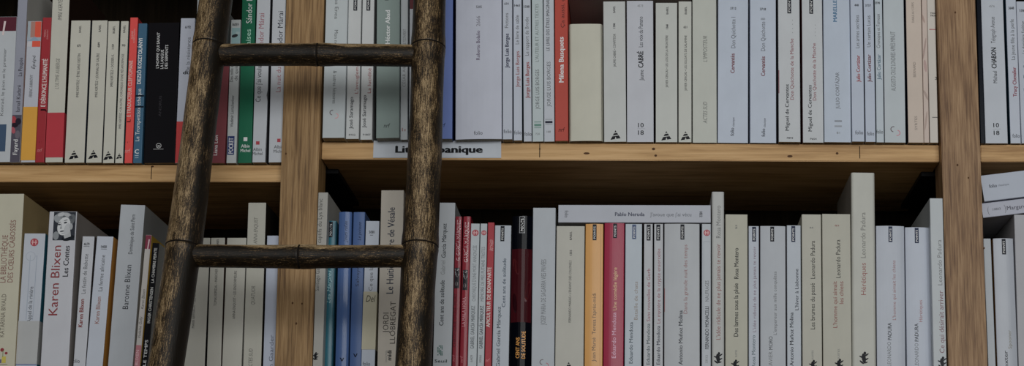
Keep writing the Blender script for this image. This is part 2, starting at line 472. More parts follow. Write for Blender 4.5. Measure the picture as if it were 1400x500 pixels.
ul(((292.5, 315, 60), (284.5, 307, 223)), (112, 52, 58), 'wine-red book half hidden behind the slanting ladder pole',
   [T('Liana Levi', 295, 184, 213, 5, (206, 196, 192), 'm')])
ul(((316, 329.2, 27), (309, 323, 223)), (164, 168, 168), 'thin white paperback with a navy block at its foot, beside the green book',
   [N('16059', 322, 33.5, 9, 4, DK, 'b'), ('r', 316.5, 38, 328.5, 60, (128, 158, 160)), ('e', 321, 49, 4.5, 2.4, .3, (50, 50, 54)), ('e', 325, 45, 3, 2, 0, (150, 170, 170)),
    T('Des mille et une', 316.8, 78, 113, 4.4, (84, 84, 88)), T('de quitter', 323, 80, 111, 4.4, (84, 84, 88)), T('Vladimir Lortchenkov', 317.3, 129, 175, 4.4, (84, 84, 88)),
    ('r', 311, 186, 320.3, 211.5, (34, 50, 98)), T('POCKET', 315.8, 187.5, 210.5, 6.2, WHITE, 'b')])
ul(((331.5, 350.5, -26), (325, 344, 223)), (14, 88, 62), 'tall dark green book with a white square at its foot',
   [T('Sándor Márai', 341, -22, 34, 8, (190, 208, 198)), T('Les Braises', 339, 38, 92, 7, (150, 190, 172)), ('r', 333, 187.5, 338.2, 192.8, (206, 208, 206)), N('Albin', 335.5, 199.5, 12, 4.6, (206, 208, 206), 'm'), N('Michel', 335.5, 205.6, 13.5, 4.6, (206, 208, 206), 'm')], gloss=.4)
ul(((351.5, 371, -26), (345, 363, 222)), (164, 167, 172), 'white book with pink and black lettering and a black silhouette, beside the green book',
   [T('Sándor Márai', 357, 16, 72, 7.4, (186, 112, 124)), T("Ce que j'ai voulu taire", 353.7, 72, 141.5, 7, (64, 64, 70)), ('r', 350, 193, 354.8, 197.6, (150, 52, 62)), N('Albin', 352, 204, 12, 4.6, (72, 72, 76)), N('Michel', 352, 209.8, 14, 4.6, (72, 72, 76)),
    ('p', [(368.6, 119), (366.2, 123), (364.6, 130), (365.6, 138), (366.0, 160), (364.2, 180), (363.2, 200), (362.4, 222), (367, 222), (369, 160)], (38, 38, 44)), ('e', 364.8, 200, 1.6, 4, 0, (110, 112, 118))], side=(60, 60, 64))
ul(((373, 391.8, -26), (367, 385.6, 222)), (164, 167, 172), 'tall white book with a red square, pressed against the middle post',
   [T('Sándor Márai', 383, 13, 74, 7.4, (66, 68, 78)), T('La nuit du bûcher', 381, 62, 128, 6.6, (186, 112, 124)), ('r', 379, 189.5, 383.6, 194.2, (150, 52, 62)), N('Albin', 381, 200.6, 13, 4.6, (72, 72, 76)), N('Michel', 381, 206.6, 14, 4.6, (72, 72, 76))])

# ================================================================ upper shelf, middle bay
GUM = 'books on the upper shelf between the two posts'
def um(*a, **k): return book(*a, shelf=SUM, group=GUM, **k)
def pocket_logo(x, y, w=11): return N('folio', x, y, w, 5.4, (66, 68, 74))
um(((446.5, 476, -25), (440, 471.3, 188.5)), (160, 166, 168), 'thick pale book with lettering running downward, against the middle post',
   [T('Lourdes Enea', 460.5, -25, 28, 5, (108, 112, 114), 'd'), T('Mon nom', 459.5, 40, 68, 5, (108, 112, 114), 'd'), T('& autres histoires', 457.5, 95, 143, 5, (108, 112, 114), 'd'), ('bow', 456.7, 156, 11, (186, 136, 138))], depth=.13)
um(((477, 494, -12), (472, 491, 190)), (166, 168, 168), 'white paperback with black tag and red title, beside the pale book with downward lettering',
   [('tag', 486, -9, 15.5), T("L'aveuglement", 487.7, 78, 129.5, 4.6, (168, 80, 82)), T('José Saramago', 480, 131, 177.5, 4.8, (56, 58, 64), 'm'), N('P722', 481.5, 184.3, 9, 2.6, DK, 'm')])
um(((495.8, 512, -12), (492, 509, 191)), (166, 168, 168), 'white paperback with black tag and red title, touching the grey-green book',
   [('tag', 503.8, -9, 15.5), T('La lucidité', 505, 92, 128.5, 4.8, (168, 74, 78)), T('José Saramago', 498, 128.5, 176, 4.8, (56, 58, 64), 'm'), N('P1807', 501.5, 184, 10.5, 2.6, DK, 'm')])
um(((515, 547, -28), (514, 546, 189)), (112, 126, 122), 'grey-green book with white lettering behind the upper rung',
   [T("L'oubli que nous serons", 529, -80, 4, 5, (60, 68, 68)), T('Héctor Abad', 530, 12, 62, 6.2, (186, 196, 194), 'b'), N('nrf', 529, 171.5, 9, 6, (48, 54, 54), 'i')], left=(26, 28, 30), depth=.13)
um(((548, 558, -28), (547, 557.4, 191)), (158, 163, 166), 'narrow pale grey book between the grey-green book and the upright ladder pole',
   [T('LE TESTAMENT', 553, 39, 62, 4, (128, 132, 136)), T('CÉSAR AIRA', 552.5, 84, 120, 4, (132, 135, 138)), N('lı', 552, 177, 5, 5, (176, 130, 130))])
um(((560, 593, -20), (559, 592, 191)), (164, 168, 174), 'white book with a maroon top, almost hidden behind the upright ladder pole', [('band', -20, 12, (86, 30, 36))])
um(((596, 619.5, -28), (594.5, 618.5, 190)), (90, 108, 162), 'blue book showing beside the upright ladder pole, upper shelf',
   [N('nrf', 605, 171, 8, 6, (36, 44, 76), 'i')], side=(28, 40, 80), depth=.135)
um(((623, 686, -14), (622.4, 686.2, 191)), (162, 165, 177), 'very thick lilac-white paperback with purple lettering above the shelf label',
   [N('5205', 655, 10, 8, 3.6, DK, 'm'), T('2666', 654, 22, 37, 5.2, (132, 128, 142)), T('Roberto Bolaño', 653.8, 41, 84, 5, (104, 84, 116), 'm'), pocket_logo(654, 182, 12)], bulge=.0016, gloss=.33)
um(((687, 700.3, -12), (687, 700.6, 190.5)), (160, 165, 176), 'white paperback with navy name, first after the very thick lilac-white one',
   [N('614', 692.5, 5, 6, 3.4, DK, 'b'), T('Fictions', 692.5, 17, 39, 5, GREY), T('Jorge Luis Borges', 693, 44, 94.5, 5.2, (50, 54, 84), 'b'), pocket_logo(694, 179.5)], gloss=.34)
um(((701.5, 713.2, -12), (702, 714, 192)), (160, 165, 176), 'white paperback with red name, second after the very thick lilac-white one',
   [N('1461', 707, 7.5, 8, 3.4, DK, 'b'), T('Le livre de sable', 707, 19, 62, 5, GREY), T('Jorge Luis Borges', 707.5, 68, 121, 5, (166, 74, 70), 'm'), pocket_logo(708, 181, 10)], gloss=.34, side=(30, 50, 56))
um(((714.2, 725.8, -12), (716, 727, 193.5)), (160, 165, 174), 'white paperback with red name, third after the very thick lilac-white one',
   [N('1588', 720, 9, 8, 3.4, DK, 'b'), T('Le rapport de Brodie', 720.3, 21, 78, 5, GREY), T('Jorge Luis Borges', 721, 83, 136, 5, (170, 66, 62), 'b'), pocket_logo(722, 183, 10)], gloss=.34, side=(60, 66, 70))
um(((726.6, 742.2, -12), (727.8, 743.2, 193.6)), (156, 166, 168), 'pale book with grey-green lettering and green bars at its foot',
   [T("L'AUTEUR ET AUTRES TEXTES", 734, 2, 87.5, 4.8, (128, 142, 140)), T('JORGE LUIS BORGES', 734.7, 93, 151, 5, (106, 110, 114)), ('r', 730.5, 166, 740, 167.2, (96, 126, 118)), ('r', 730.5, 169.2, 740, 172.4, (84, 120, 110)), ('r', 730.5, 174, 740, 175, (100, 130, 122)), N('720', 735, 183, 6, 2.8, LG)], gloss=.36)
um(((742.8, 757.3, -12), (743.8, 758.3, 193.6)), (160, 165, 172), 'pale book with grey lettering and one dark bar, touching the brick-red book',
   [T('LE LIVRE DES ÊTRES IMAGINAIRES', 749, -12, 72.5, 4.4, (78, 80, 88), 'm'), T('JORGE LUIS BORGES', 750.2, 82, 148, 5, (104, 108, 112)), ('r', 745.4, 162.6, 755.2, 163.4, (120, 124, 130)), ('r', 745.4, 165.4, 755.4, 168.2, (36, 38, 52)), ('r', 745.4, 169.4, 755.2, 170.2, (120, 124, 130)), N('188', 750, 180, 6, 2.8, LG)], gloss=.36)
um(((758, 776.4, -26), (759, 777, 192.6)), (158, 56, 42), 'brick-red book with white lettering',
   [T('Milena Busquets', 767.3, 48, 115, 6.6, (210, 196, 188), 'b'), T('Ça aussi, ça passera', 769, -40, 41, 5, (96, 32, 28)), N('nrf', 768, 177, 9, 6, (70, 26, 24), 'i')], depth=.13, gloss=.4)
um(((777.4, 823.6, 33), (777.6, 824.8, 193.2)), (168, 166, 152), 'short cream book with a blank spine beside the brick-red one',
   [], bulge=.0012, rc=.004, gloss=.4)
um(((824.2, 855.2, 2), (826, 856.3, 194)), (164, 166, 164), 'cream paperback with triangle emblem beside the blank cream book',
   [T('BABEL', 839.7, 7.5, 18, 3, DK, 'm'), T('1300', 839.7, 31.5, 39, 3, DK, 'b'), T('JAUME CABRÉ • CONFITEOR', 840.2, 44.5, 93, 3.4, (80, 80, 80)), ('tower', 841.5, 184, 12.5)], gloss=.3)
um(((856.6, 893.2, 1.2), (857, 894, 194.2)), (163, 165, 172), 'grey-white paperback with bold black name between two triangle-emblem books',
   [N('4573', 875.3, 8, 8, 3.2, LG), T('Les voix du Pamano', 876, 21, 66, 6, (70, 72, 80)), T('CABRÉ', 876, 69, 93.5, 7, BLK, 'b'), T('Jaume', 877, 95, 110.5, 5.6, (64, 66, 72)),
    N('10', 876.2, 171, 8, 6.2, BLK, 'm'), ('r', 871, 175.6, 882, 176, (140, 142, 148)), N('18', 876.2, 181.2, 8, 6.2, BLK, 'm')], gloss=.3, side=(90, 40, 44))
um(((896.2, 926, 4), (896.2, 926.4, 194.4)), (165, 167, 162), 'wider of two adjoining cream paperbacks with triangle emblems, between the posts',
   [T('BABEL', 912.3, 8.5, 20, 3, DK, 'm'), T('1368', 912, 33, 40, 3, DK, 'b'), T('JAVIER CERCAS • LES LOIS DE LA FRONTIÈRE', 911.6, 45.5, 122, 3.3, (82, 82, 82)), ('tower', 911, 185, 12.5)], gloss=.3)
um(((927.7, 945.5, 2), (927.3, 945.8, 194.5)), (166, 167, 160), 'narrower of two adjoining cream paperbacks with triangle emblems, between the posts',
   [T('BABEL', 937.6, 8.5, 20, 3, DK, 'm'), N('621', 937, 37, 5, 3.2, DK, 'b'), T('JAVIER CERCAS • LES SOLDATS DE SALAMINE', 937.4, 45.5, 126.5, 3.3, (82, 82, 82)), ('tower', 937.2, 185, 12)], gloss=.3)
um(((946.4, 979.4, -40), (946.8, 980.2, 195.2)), (163, 165, 157), 'tall cream book with faint grey capitals, beside the paired bluish paperbacks',
   [T("L'IMPOSTEUR", 964, 47.5, 86, 5.6, (128, 130, 126), 'i'), T('ACTES SUD', 964, 138, 169.5, 5.6, (128, 130, 126), 'i')], gloss=.34, depth=.13)
def classique(x, y0, y1): return [T('folio', x, (y0 * .45 + y1 * .55), y1, 5, (70, 74, 84), 'm'), T('classique', x + 1.6, y0, (y0 * .45 + y1 * .55) - 1, 3, (104, 110, 122))]
um(((981.6, 1023.2, -8), (981, 1022.8, 195.6)), (160, 168, 181), 'wider of the two bluish-white paperbacks with dark red names, upper shelf',
   [N('3712', 1002.5, 11.5, 8.5, 3.6, DK, 'b'), T('Don Quichotte I', 1002.5, 21.5, 67.5, 6, (110, 114, 124)), T('Cervantès', 1001.5, 72, 101, 5.6, (136, 66, 74), 'b')] + classique(1001, 160, 186), gloss=.34)
um(((1025.6, 1060.6, -8), (1025, 1061.8, 195.6)), (160, 168, 181), 'narrower of the two bluish-white paperbacks with dark red names, upper shelf',
   [N('3718', 1043, 12.5, 8.5, 3.6, DK, 'b'), T('Don Quichotte II', 1043.2, 23, 71.5, 6, (110, 114, 124)), T('Cervantès', 1043.2, 76, 105, 5.6, (136, 66, 74), 'b')] + classique(1043.6, 161, 187), gloss=.34)
um(((1063.4, 1093.2, -13), (1064.6, 1094.6, 194.2)), (166, 169, 172), 'white paperback with a black tag and a dark red mark on its edge',
   [('r', 1060, 96, 1065.4, 127.5, (112, 30, 40)), ('tag', 1079, -10, 19.5), N('. . . .', 1082.5, 35, 5, 3, LG) if 0 else T('. . . .', 1082, 26, 46, 4, (136, 138, 142)), T('Don Quichotte de la Manche', 1082.6, 49.5, 139, 4.8, (162, 74, 84)), T('Miguel de Cervantes', 1076, 113, 180.5, 5, (56, 58, 64), 'm'), N('P893', 1080, 188.5, 8.5, 2.6, DK, 'm')], side=(92, 30, 40), left=(70, 70, 74))
um(((1095.8, 1124, -13), (1097.6, 1126.2, 195)), (166, 169, 172), 'white paperback with black tag and red title, touching the thick bluish book',
   [('tag', 1109, -10, 20), T('. . . .', 1113, 33, 50, 4, (136, 138, 142)), T('Don Quichotte de la Manche', 1113.2, 56, 140, 4.8, (162, 74, 84)), T('Miguel de Cervantes', 1107.3, 114, 181.5, 5, (56, 58, 64), 'm'), N('P654', 1112, 189.8, 9, 2.6, DK, 'm')], left=(92, 30, 40))
um(((1125, 1161.6, -26), (1127, 1163.8, 194.6)), (157, 166, 179), 'thick bluish book with a bright blue word at its top',
   [T('MARELLE', 1141.5, -1, 31, 5.2, (62, 124, 168), 'b'), T('JULIO CORTÁZAR', 1145, 97, 150.5, 5, (112, 116, 124)), ('r', 1141, 164.4, 1151, 166.4, (110, 114, 122)), ('r', 1141, 171.4, 1151, 173.4, (128, 132, 140)), N('81', 1146, 181.5, 4.5, 3, LG)], gloss=.36, depth=.13)
um(((1162.3, 1179.2, -12), (1164.8, 1182.4, 193.6)), (156, 164, 178), 'thin white paperback with bright red name, touching the thick bluish book',
   [N('448', 1171, 7, 6, 3.4, DK, 'b'), T('Les armes secrètes', 1172, 19, 67.5, 5.2, GREY), T('Julio Cortázar', 1173.2, 74, 113.5, 5, (182, 70, 72), 'b'), pocket_logo(1174.6, 181, 11)], gloss=.34)
um(((1180.2, 1194.2, -12), (1183.4, 1197.4, 194)), (156, 164, 178), 'thin white paperback with dark red name, between two equally thin ones',
   [N('3737', 1186.8, 7.5, 8, 3.4, DK, 'b'), T('Un certain Lucas', 1187.6, 19.5, 66, 5.2, GREY), T('Julio Cortázar', 1188.3, 73, 113.5, 5, (124, 58, 66), 'b'), pocket_logo(1190.2, 182.5, 10)], gloss=.34, side=(40, 44, 50))
um(((1195.4, 1206, -14), (1198.2, 1209, 194.6)), (158, 167, 174), 'thin white paperback with blue name beside the pink-hook book',
   [N('3598', 1199.6, 4, 7, 3.2, DK, 'b'), T('Cronopes et Fameux', 1200.6, 17, 67.5, 5, GREY), T('Julio Cortázar', 1201.5, 73, 110, 5, (70, 112, 136), 'm'), pocket_logo(1202.8, 180, 9)], gloss=.34, left=(60, 110, 124))
um(((1206.8, 1235.2, -28), (1209.6, 1238.6, 195)), (159, 166, 170), 'pale grey book with tall narrow grey capitals and a pink hook emblem',
   [T('AUGUSTO CRUZ LONDRES APRÈS MINUIT', 1221, 40, 127, 6.4, (122, 127, 132)), ('bow', 1224.2, 179, 12, (176, 112, 122))], side=(30, 38, 58), depth=.13)
um(((1237.4, 1259.2, -28), (1242, 1263, 195)), (174, 160, 148), 'beige book with faint lettering beside a narrow marbled spine',
   [T('DIABLE AU CORPS', 1248, 2, 32, 3, (146, 132, 122)), T('BERNARD', 1250.2, 84, 106, 3.6, (150, 136, 126)), T('SYRTES', 1252.3, 158, 178, 3.4, (150, 136, 126))], left=(30, 36, 54), depth=.13)
um(((1259.4, 1267, -28), (1263.4, 1270.6, 195)), (172, 156, 146), 'narrow beige book with a marbled spine near the oak post',
   [('e', 1262, 25, 1.4, 7, .3, (150, 128, 118)), ('e', 1264, 66, 1.2, 16, -.15, (148, 126, 118)), ('e', 1265, 90, 2, 9, .1, (156, 130, 124)), ('e', 1266, 130, 1.6, 8, .4, (150, 132, 122)), ('e', 1266, 165, 1.2, 14, -.12, (152, 132, 122)), ('r', 1259, -28, 1259.9, 195, (140, 122, 112))], gloss=.34)
um(((1267.2, 1277.4, -28), (1270.8, 1283.6, 195)), (174, 168, 160), 'ivory book beside the narrow marbled spine, pressed against the oak post',
   [N('TRAC', 1276, 18, 9, 2.2, (70, 68, 68), 'b'), N('TROIS', 1276, 21.4, 9, 2.2, (70, 68, 68), 'b'), ('r', 1270.5, 39.6, 1281, 40.8, (150, 90, 90)), N('3', 1280, 107, 4, 4, (80, 78, 76), 'b'), ('r', 1274.5, 159.8, 1284, 160.8, (90, 86, 84))], gloss=.36)

# ================================================================ upper shelf, right bay
GUR = 'books on the upper shelf beyond the last post'
def ur(*a, **k): return book(*a, shelf=SUR, group=GUR, **k)
ur(((1334, 1340.6, -30), (1340.6, 1347, 196)), (20, 23, 30), 'thin black glossy book standing against the oak post', [], gloss=.22)
ur(((1341, 1371, -8), (1347, 1378.6, 196)), (161, 166, 174), 'white paperback with bold black name beside the thin black book',
   [N('4576', 1356, 8.5, 8, 3.2, LG), T('Telegraph Avenue', 1357.3, 21.5, 60.5, 6, (84, 86, 94)), T('CHABON', 1358.7, 64, 94.5, 7, BLK, 'b'), T('Michael', 1360.4, 96.5, 114, 5.6, (64, 66, 72)),
    N('10', 1362, 171, 8, 6, BLK, 'm'), ('r', 1357, 176, 1368, 176.4, (140, 142, 148)), N('18', 1362.5, 181.5, 8, 6, BLK, 'm')], gloss=.34, side=(30, 66, 82))
ur(((1374.4, 1388.8, -10), (1381.6, 1396, 196)), (160, 166, 177), 'white paperback with dark pink name and teal edge, upper shelf',
   [N('3648', 1382.5, 11, 8, 3.8, BLK, 'b'), T('La jeune fille à la perle', 1384.2, 24, 84, 5.2, GREY), T('Tracy Chevalier', 1387, 90, 133.5, 5.2, (160, 66, 84), 'b'), pocket_logo(1389.2, 185.5, 10)], left=(30, 66, 82), gloss=.34)
ur(((1389.4, 1408, 2), (1396.6, 1416, 196)), (158, 163, 174), 'pale paperback at the outer end, after the one with dark pink name',
   [N('5180', 1397.5, 14.5, 8, 3.8, DK, 'b'), T('La dernière fugitive', 1399, 27, 75, 5, GREY), T('Tracy Chevalier', 1401.6, 82, 126, 5, (70, 110, 130), 'b')], gloss=.34)

# ================================================================ lower shelf, left bay
GLL = 'books on the lower shelf before the middle post'
def ll(*a, **k):
    k.setdefault('Y', 0.0)
    return book(*a, shelf=SLL, group=GLL, **k)
ll(((-32, 33, 265), (-46, 20, 500)), (166, 162, 144), 'tall wide cream book with brown-red lettering and a small flower emblem',
   [T('LA BIBLIOTHÈQUE', 5.5, 320, 387, 7.6, (150, 96, 88)), T('DES CŒURS CABOSSÉS', 16, 299, 387, 7.2, (150, 96, 88)), T('KATARINA BIVALD', 4, 401, 461, 6.2, (126, 118, 104)),
    ('e', 3, 478, 2.6, 2.6, 0, (124, 44, 50)), ('e', 8.5, 482.5, 2, 1.8, 0, (124, 44, 50)), ('r', 2.5, 487, 8, 496, (172, 158, 62)), ('r', 3.6, 479, 4.4, 488, (90, 110, 60)), ('r', -3, 491, 2, 496, (90, 84, 104)), ('r', 0, 497.5, 10, 498.3, (120, 108, 90))], side=(138, 120, 84), depth=.15, Y=-.004, gloss=.5)
ll(((34, 61.5, 319), (20, 51, 500)), (160, 165, 174), 'white paperback with a red roundel, wrapped in a grey paper band',
   [('roundel', 47, 331, 5.6), ('e', 42, 350, 6.6, 6.6, 0, (140, 148, 158)), ('e', 42, 350, 6, 6, 0, (160, 165, 174)), ('r', 38.2, 349, 39, 437, (138, 146, 158)), ('r', 47.2, 349, 48, 437, (138, 146, 158)), T('Appel de la rivière', 41.2, 391, 441, 5.6, (104, 108, 116)),
    ('r', 20, 497.6, 52, 499, (90, 104, 140))], side=(34, 96, 116), band=(438.5, 497, (152, 153, 153), 'plain grey paper band'), gloss=.36)
ll(((68.5, 104.5, 289), (54, 94.5, 500)), (164, 165, 171), "white book with a woman's printed portrait and large red lettering",
   [('r', 73, 289.5, 103, 328.3, (46, 49, 56)), ('e', 88, 297, 12.5, 7.6, -.1, (112, 116, 120)), ('e', 78.5, 299, 4.4, 6, .5, (128, 132, 136)), ('e', 98, 300, 4.6, 8, -.3, (84, 88, 92)), ('e', 84, 293, 5, 2.6, .3, (158, 160, 163)), ('e', 92, 293.6, 5, 2.6, -.3, (150, 152, 155)), ('e', 97, 297, 3, 2, -.7, (66, 70, 76)), ('e', 88, 296, 2.2, 1.2, .2, (74, 78, 84)),
    ('e', 76.5, 322, 4, 6, 0, (120, 124, 128)), ('e', 93, 325, 9, 4, .2, (30, 33, 38)), ('p', [(86, 318), (96, 313), (97, 323), (88, 326)], (150, 152, 154)),
    ('e', 87.5, 309, 8.8, 13.2, -.22, (176, 178, 180)), ('e', 92, 313, 4.4, 8.5, -.25, (158, 160, 163)), ('e', 97.4, 309.5, 2.2, 4.4, 0, (140, 143, 146)), ('e', 81.2, 306.8, 2.1, 1.1, .1, (52, 55, 60)), ('e', 89.6, 304.2, 2.4, 1.2, .25, (52, 55, 60)), ('e', 81.4, 303.8, 2.4, .55, .3, (96, 98, 102)), ('e', 90, 301, 2.8, .6, .3, (96, 98, 102)),
    ('p', [(83.6, 305), (84.6, 305), (85, 311), (82.2, 311.6)], (150, 152, 156)), ('e', 83.4, 311.7, 1.6, .7, .1, (92, 95, 99)), ('e', 84.8, 316, 3, 1, .2, (70, 72, 77)), ('e', 86, 318.8, 2, .6, .2, (138, 140, 144)),
    T('Karen Blixen', 75, 334, 432, 12, (158, 58, 64)), T('Les Contes', 90.5, 335, 378.5, 7.4, (46, 46, 54), 'm')], side=(122, 116, 112), Y=-.008, depth=.14, gloss=.3)
ll(((113, 129, 323), (99.5, 117, 500)), (162, 164, 170), 'white paperback between the portrait book and the orange-sided paperback',
   [N('4679', 118.5, 333.5, 8, 3.8, DK, 'b'), ('r', 114.4, 336.4, 122.4, 336.9, DK), T('Le festin de Babette', 116, 346, 402, 5.4, GREY), T('Karen Blixen', 111, 408, 447.5, 5.6, (146, 60, 54), 'b'), pocket_logo(103.5, 493)], side=(62, 60, 62), gloss=.34)
ll(((132, 155.5, 323), (117.5, 140, 500)), (160, 165, 175), 'white paperback with an orange picture on its cover side',
   [N('1400', 142, 337, 8, 3.8, DK, 'b'), ('r', 138, 340, 146, 340.5, DK), T('La ferme africaine', 139, 347.5, 398.5, 5.6, GREY), T('Karen Blixen', 133.8, 405, 442.5, 5.8, (170, 112, 98), 'm')], side=(176, 122, 48), gloss=.3)
ll(((165, 198.5, 280), (147, 181.5, 500)), (148, 152, 157), 'tall thick grey-white book with thin black lettering, lower shelf',
   [T('Dominique de Saint Pern', 180.2, 292, 348, 5.4, (52, 54, 60)), T('Baronne Blixen', 173.6, 361, 423, 7.6, (58, 60, 66))], side=(134, 134, 132), depth=.15, Y=-.004, gloss=.3)
ll(((199.3, 207.2, 321), (183, 191.5, 500)), (162, 158, 154), 'thin white book with maroon top block and pink foot',
   [('r', 198.3, 321, 208, 340, (112, 38, 58)), ('p', [(203.2, 327), (205, 327), (202.6, 341), (201, 341)], (184, 160, 164)), T('Karen Blixen', 195.6, 395, 422.5, 3.8, (92, 90, 92), 'i'), T('Violaine Gelly', 191.5, 432, 462, 3.8, (92, 90, 92), 'i'), ('band', 471.5, 502, (158, 98, 106)), T('BLIXEN', 187.4, 478, 499, 4, (196, 160, 164))], side=(186, 150, 40))
ll(((208.3, 217.8, 332), (192.2, 202, 500)), (18, 18, 21), 'narrow black book with white lettering beside the slanting ladder pole',
   [T('LA CHAMBRE PEINTE', 210.7, 338, 387, 3.8, (186, 186, 184)), T('INGER CHRISTENSEN', 205.5, 392, 442, 3.8, (186, 186, 184)), T('LE TEMPS', 199, 464, 500, 4, (190, 190, 188))], side=(170, 170, 164))
ll(((256, 286.5, 325), (246, 281, 500)), (150, 148, 139), 'cream paperback cut into by the slanting ladder pole, lower shelf',
   [T('MARIE BERNAUX • LES CHIENS DU VENT', 265.6, 372, 449, 3.6, (76, 76, 76))], side=(24, 24, 26), gloss=.36)
ll(((288.4, 307.4, 325), (282, 302.4, 500)), (150, 148, 139), 'cream paperback below the lower rung, between two wider cream ones',
   [T('BABEL', 297.6, 326, 336, 3, DK, 'm'), T('TOMAS ESPEDAL • MARCHER', 295, 366.5, 418.5, 3.6, (76, 76, 76))], side=(60, 46, 40), gloss=.36)
ll(((310, 337.2, 325), (303.5, 330, 500)), (152, 150, 141), 'cream paperback below the lower rung, touching the tall cream book',
   [T('ANNA ENQUIST • LES ENDORMEURS', 320.8, 369, 436.5, 3.6, (76, 76, 76))], gloss=.36)
ll(((339.2, 364, 277), (332, 357, 500)), (152, 150, 140), 'tall cream book with grey lettering crossing behind the lower rung',
   [T('ANNA ENQUIST', 349.6, 296, 334, 5.2, (118, 117, 110), 'i'), T('QUATUOR', 346, 390.5, 416.5, 5.2, (118, 117, 110), 'i'), T('ACTES SUD', 342.6, 476, 505, 5.2, (118, 117, 110), 'i')], side=(38, 34, 30), depth=.135, gloss=.4)
ll(((365.2, 381, 322), (359, 376, 500)), (150, 156, 170), 'lilac-white paperback with blue-grey lettering against the middle post',
   [T('Jostein Gaarder', 370.4, 457, 528, 5.4, (98, 104, 124))], gloss=.3, side=(110, 60, 60))

# ================================================================ lower shelf, middle bay
GLM = 'books on the lower shelf between the two posts'
def lm(*a, **k):
    k.setdefault('Y', 0.0)
    return book(*a, shelf=SLM, group=GLM, **k)
lm(((435, 448.6, 263), (427.2, 441, 500)), (140, 138, 132), 'tall grey-beige book half hidden by the middle post, lower shelf',
   [T('Les captifs du Lys blanc', 437, 270, 346, 5.6, (92, 91, 88)), T('Santiago Gamboa', 434, 352, 398, 5.4, (92, 91, 88)), ('squig', 431.2, 487, 9)], depth=.14, Y=-.0125)
lm(((447.4, 460, 302), (441, 455, 500)), (38, 88, 102), 'teal paperback with a small black tag, lower shelf',
   [('tag', 452.6, 303, 325), T('Les Harpies', 450, 369, 415, 4.6, (140, 176, 180), 'i'), ('r', 443.5, 340, 444.3, 500, (24, 62, 74)), ('r', 455, 304, 458, 500, (26, 68, 82))], bulge=.0016, gloss=.2, Y=.003)
lm(((463.4, 481.6, 290), (458, 476.4, 500)), (60, 84, 128), 'wider glossy blue book beside the teal paperback',
   [T('Jours raflés', 473, 302, 332, 4.6, (34, 50, 84), 'i'), N('ν', 468, 491, 6, 6, (24, 30, 50), 'b')], bulge=.0024, gloss=.16, Y=.002)
lm(((483, 499.6, 290), (477.6, 494, 500)), (60, 84, 128), 'narrower blue book next to the white book with a cream band',
   [T('Le poisson', 491.6, 303, 329, 4.6, (34, 50, 84), 'i'), T('Salvayre', 489, 360, 392, 4.4, (40, 56, 90)), N('ν', 486, 485, 6, 6, (24, 30, 50), 'b')], bulge=.001, gloss=.36, Y=.002)
lm(((500, 519, 302), (493.6, 512.4, 500)), (156, 162, 173), 'white paperback wrapped in a cream band with handwriting',
   [N('5081', 508.3, 317, 8, 3.8, DK, 'b'), T('Ce que la ronde', 507.4, 340, 398, 5.2, GREY), pocket_logo(501, 497, 10), ('over', T('|', 0, 0, 1, 1, GREY)) if 0 else ('r', 506, 321, 510, 321.6, DK),
    ('over', N('Del', 507, 408, 13, 9, (84, 80, 66), 'i'))], band=(398.5, 477.5, (164, 159, 138), 'cream paper band'), gloss=.32, side=(60, 60, 60))
lm(((521, 552.4, 260), (515.6, 547.4, 500)), (160, 153, 142), 'tall ivory book with large navy lettering beside the upright ladder pole',
   [T('Le Huitième livre de Vésale', 534, 281, 403, 9.4, (58, 66, 84), 'm'), T('JORDI', 527.4, 427, 455, 7.4, (76, 70, 66)), T('LLOBREGAT', 537, 411, 470, 7.2, (76, 70, 66)), T('midi', 532.3, 478.5, 492.5, 5.6, (44, 44, 50), 'b'), T('COLLECTION', 528, 479, 495, 2.2, LG)], depth=.145, Y=-.004, gloss=.45)
lm(((598, 622.2, 277), (591, 617.6, 500)), (152, 156, 160), 'tall white book with black lettering and a green square emblem',
   [T('García Márquez', 607, 304.5, 353, 6, (52, 60, 64), 'm'), T('Gabriel', 605.6, 355.5, 375.5, 5.8, (146, 150, 152)), T('Cent ans de solitude', 604, 382, 445.5, 6, (44, 50, 54), 'm')]
   + [('r', 598 + c_ * 1.9, 472 + r_ * 2, 598 + c_ * 1.9 + 1.5, 472 + r_ * 2 + 1.6, (66, 98, 92)) for r_ in range(7) for c_ in range(4) if (r_ * 3 + c_ * 2) % 5] + [N('Seuil', 602.6, 493.2, 17, 4.2, (66, 76, 76), 'm')], side=(122, 124, 124), depth=.135)
photo = lambda x, y0, y1: [('r', x - 3.4, y0, x + 3.4, y1, (40, 38, 42)), ('e', x + .3, y0 + 7, 2.7, 5, .2, (172, 168, 168)), ('e', x - .4, y0 + 10, 1.6, 3.4, .5, (96, 92, 94)), ('e', x, y0 + 2.2, 3, 1.8, 0, (120, 116, 118)), ('e', x - .6, y1 - 6, 2, 3.2, 0, (90, 82, 84))]
lm(((622.6, 632, 296), (617.8, 627.6, 500)), (116, 30, 42), 'narrower of the two wine-red books with a tiny black-and-white photo',
   [T('G. GARCÍA MÁRQUEZ', 626.8, 299.5, 357, 4.6, (196, 156, 160))] + photo(624.8, 366, 394) + [T("CHRONIQUE D'UNE MORT", 622, 400, 475, 4, (88, 40, 48)), T('nrf', 620, 484, 494, 4, (160, 90, 96), 'i')], bulge=.001, gloss=.22)
lm(((633.2, 644.4, 296), (628.2, 638.8, 500)), (124, 32, 44), 'wider of the two wine-red books with a tiny black-and-white photo',
   [T('GARCÍA MÁRQUEZ', 637.8, 302.5, 359.5, 5.2, (206, 166, 168))] + photo(636, 369, 396.5) + [T('LA MALA HORA', 634.2, 406, 446.5, 4.2, (190, 140, 146)), T('nrf', 631, 486, 496, 4, (170, 100, 106), 'i')], bulge=.0012, gloss=.22, side=(120, 30, 42))
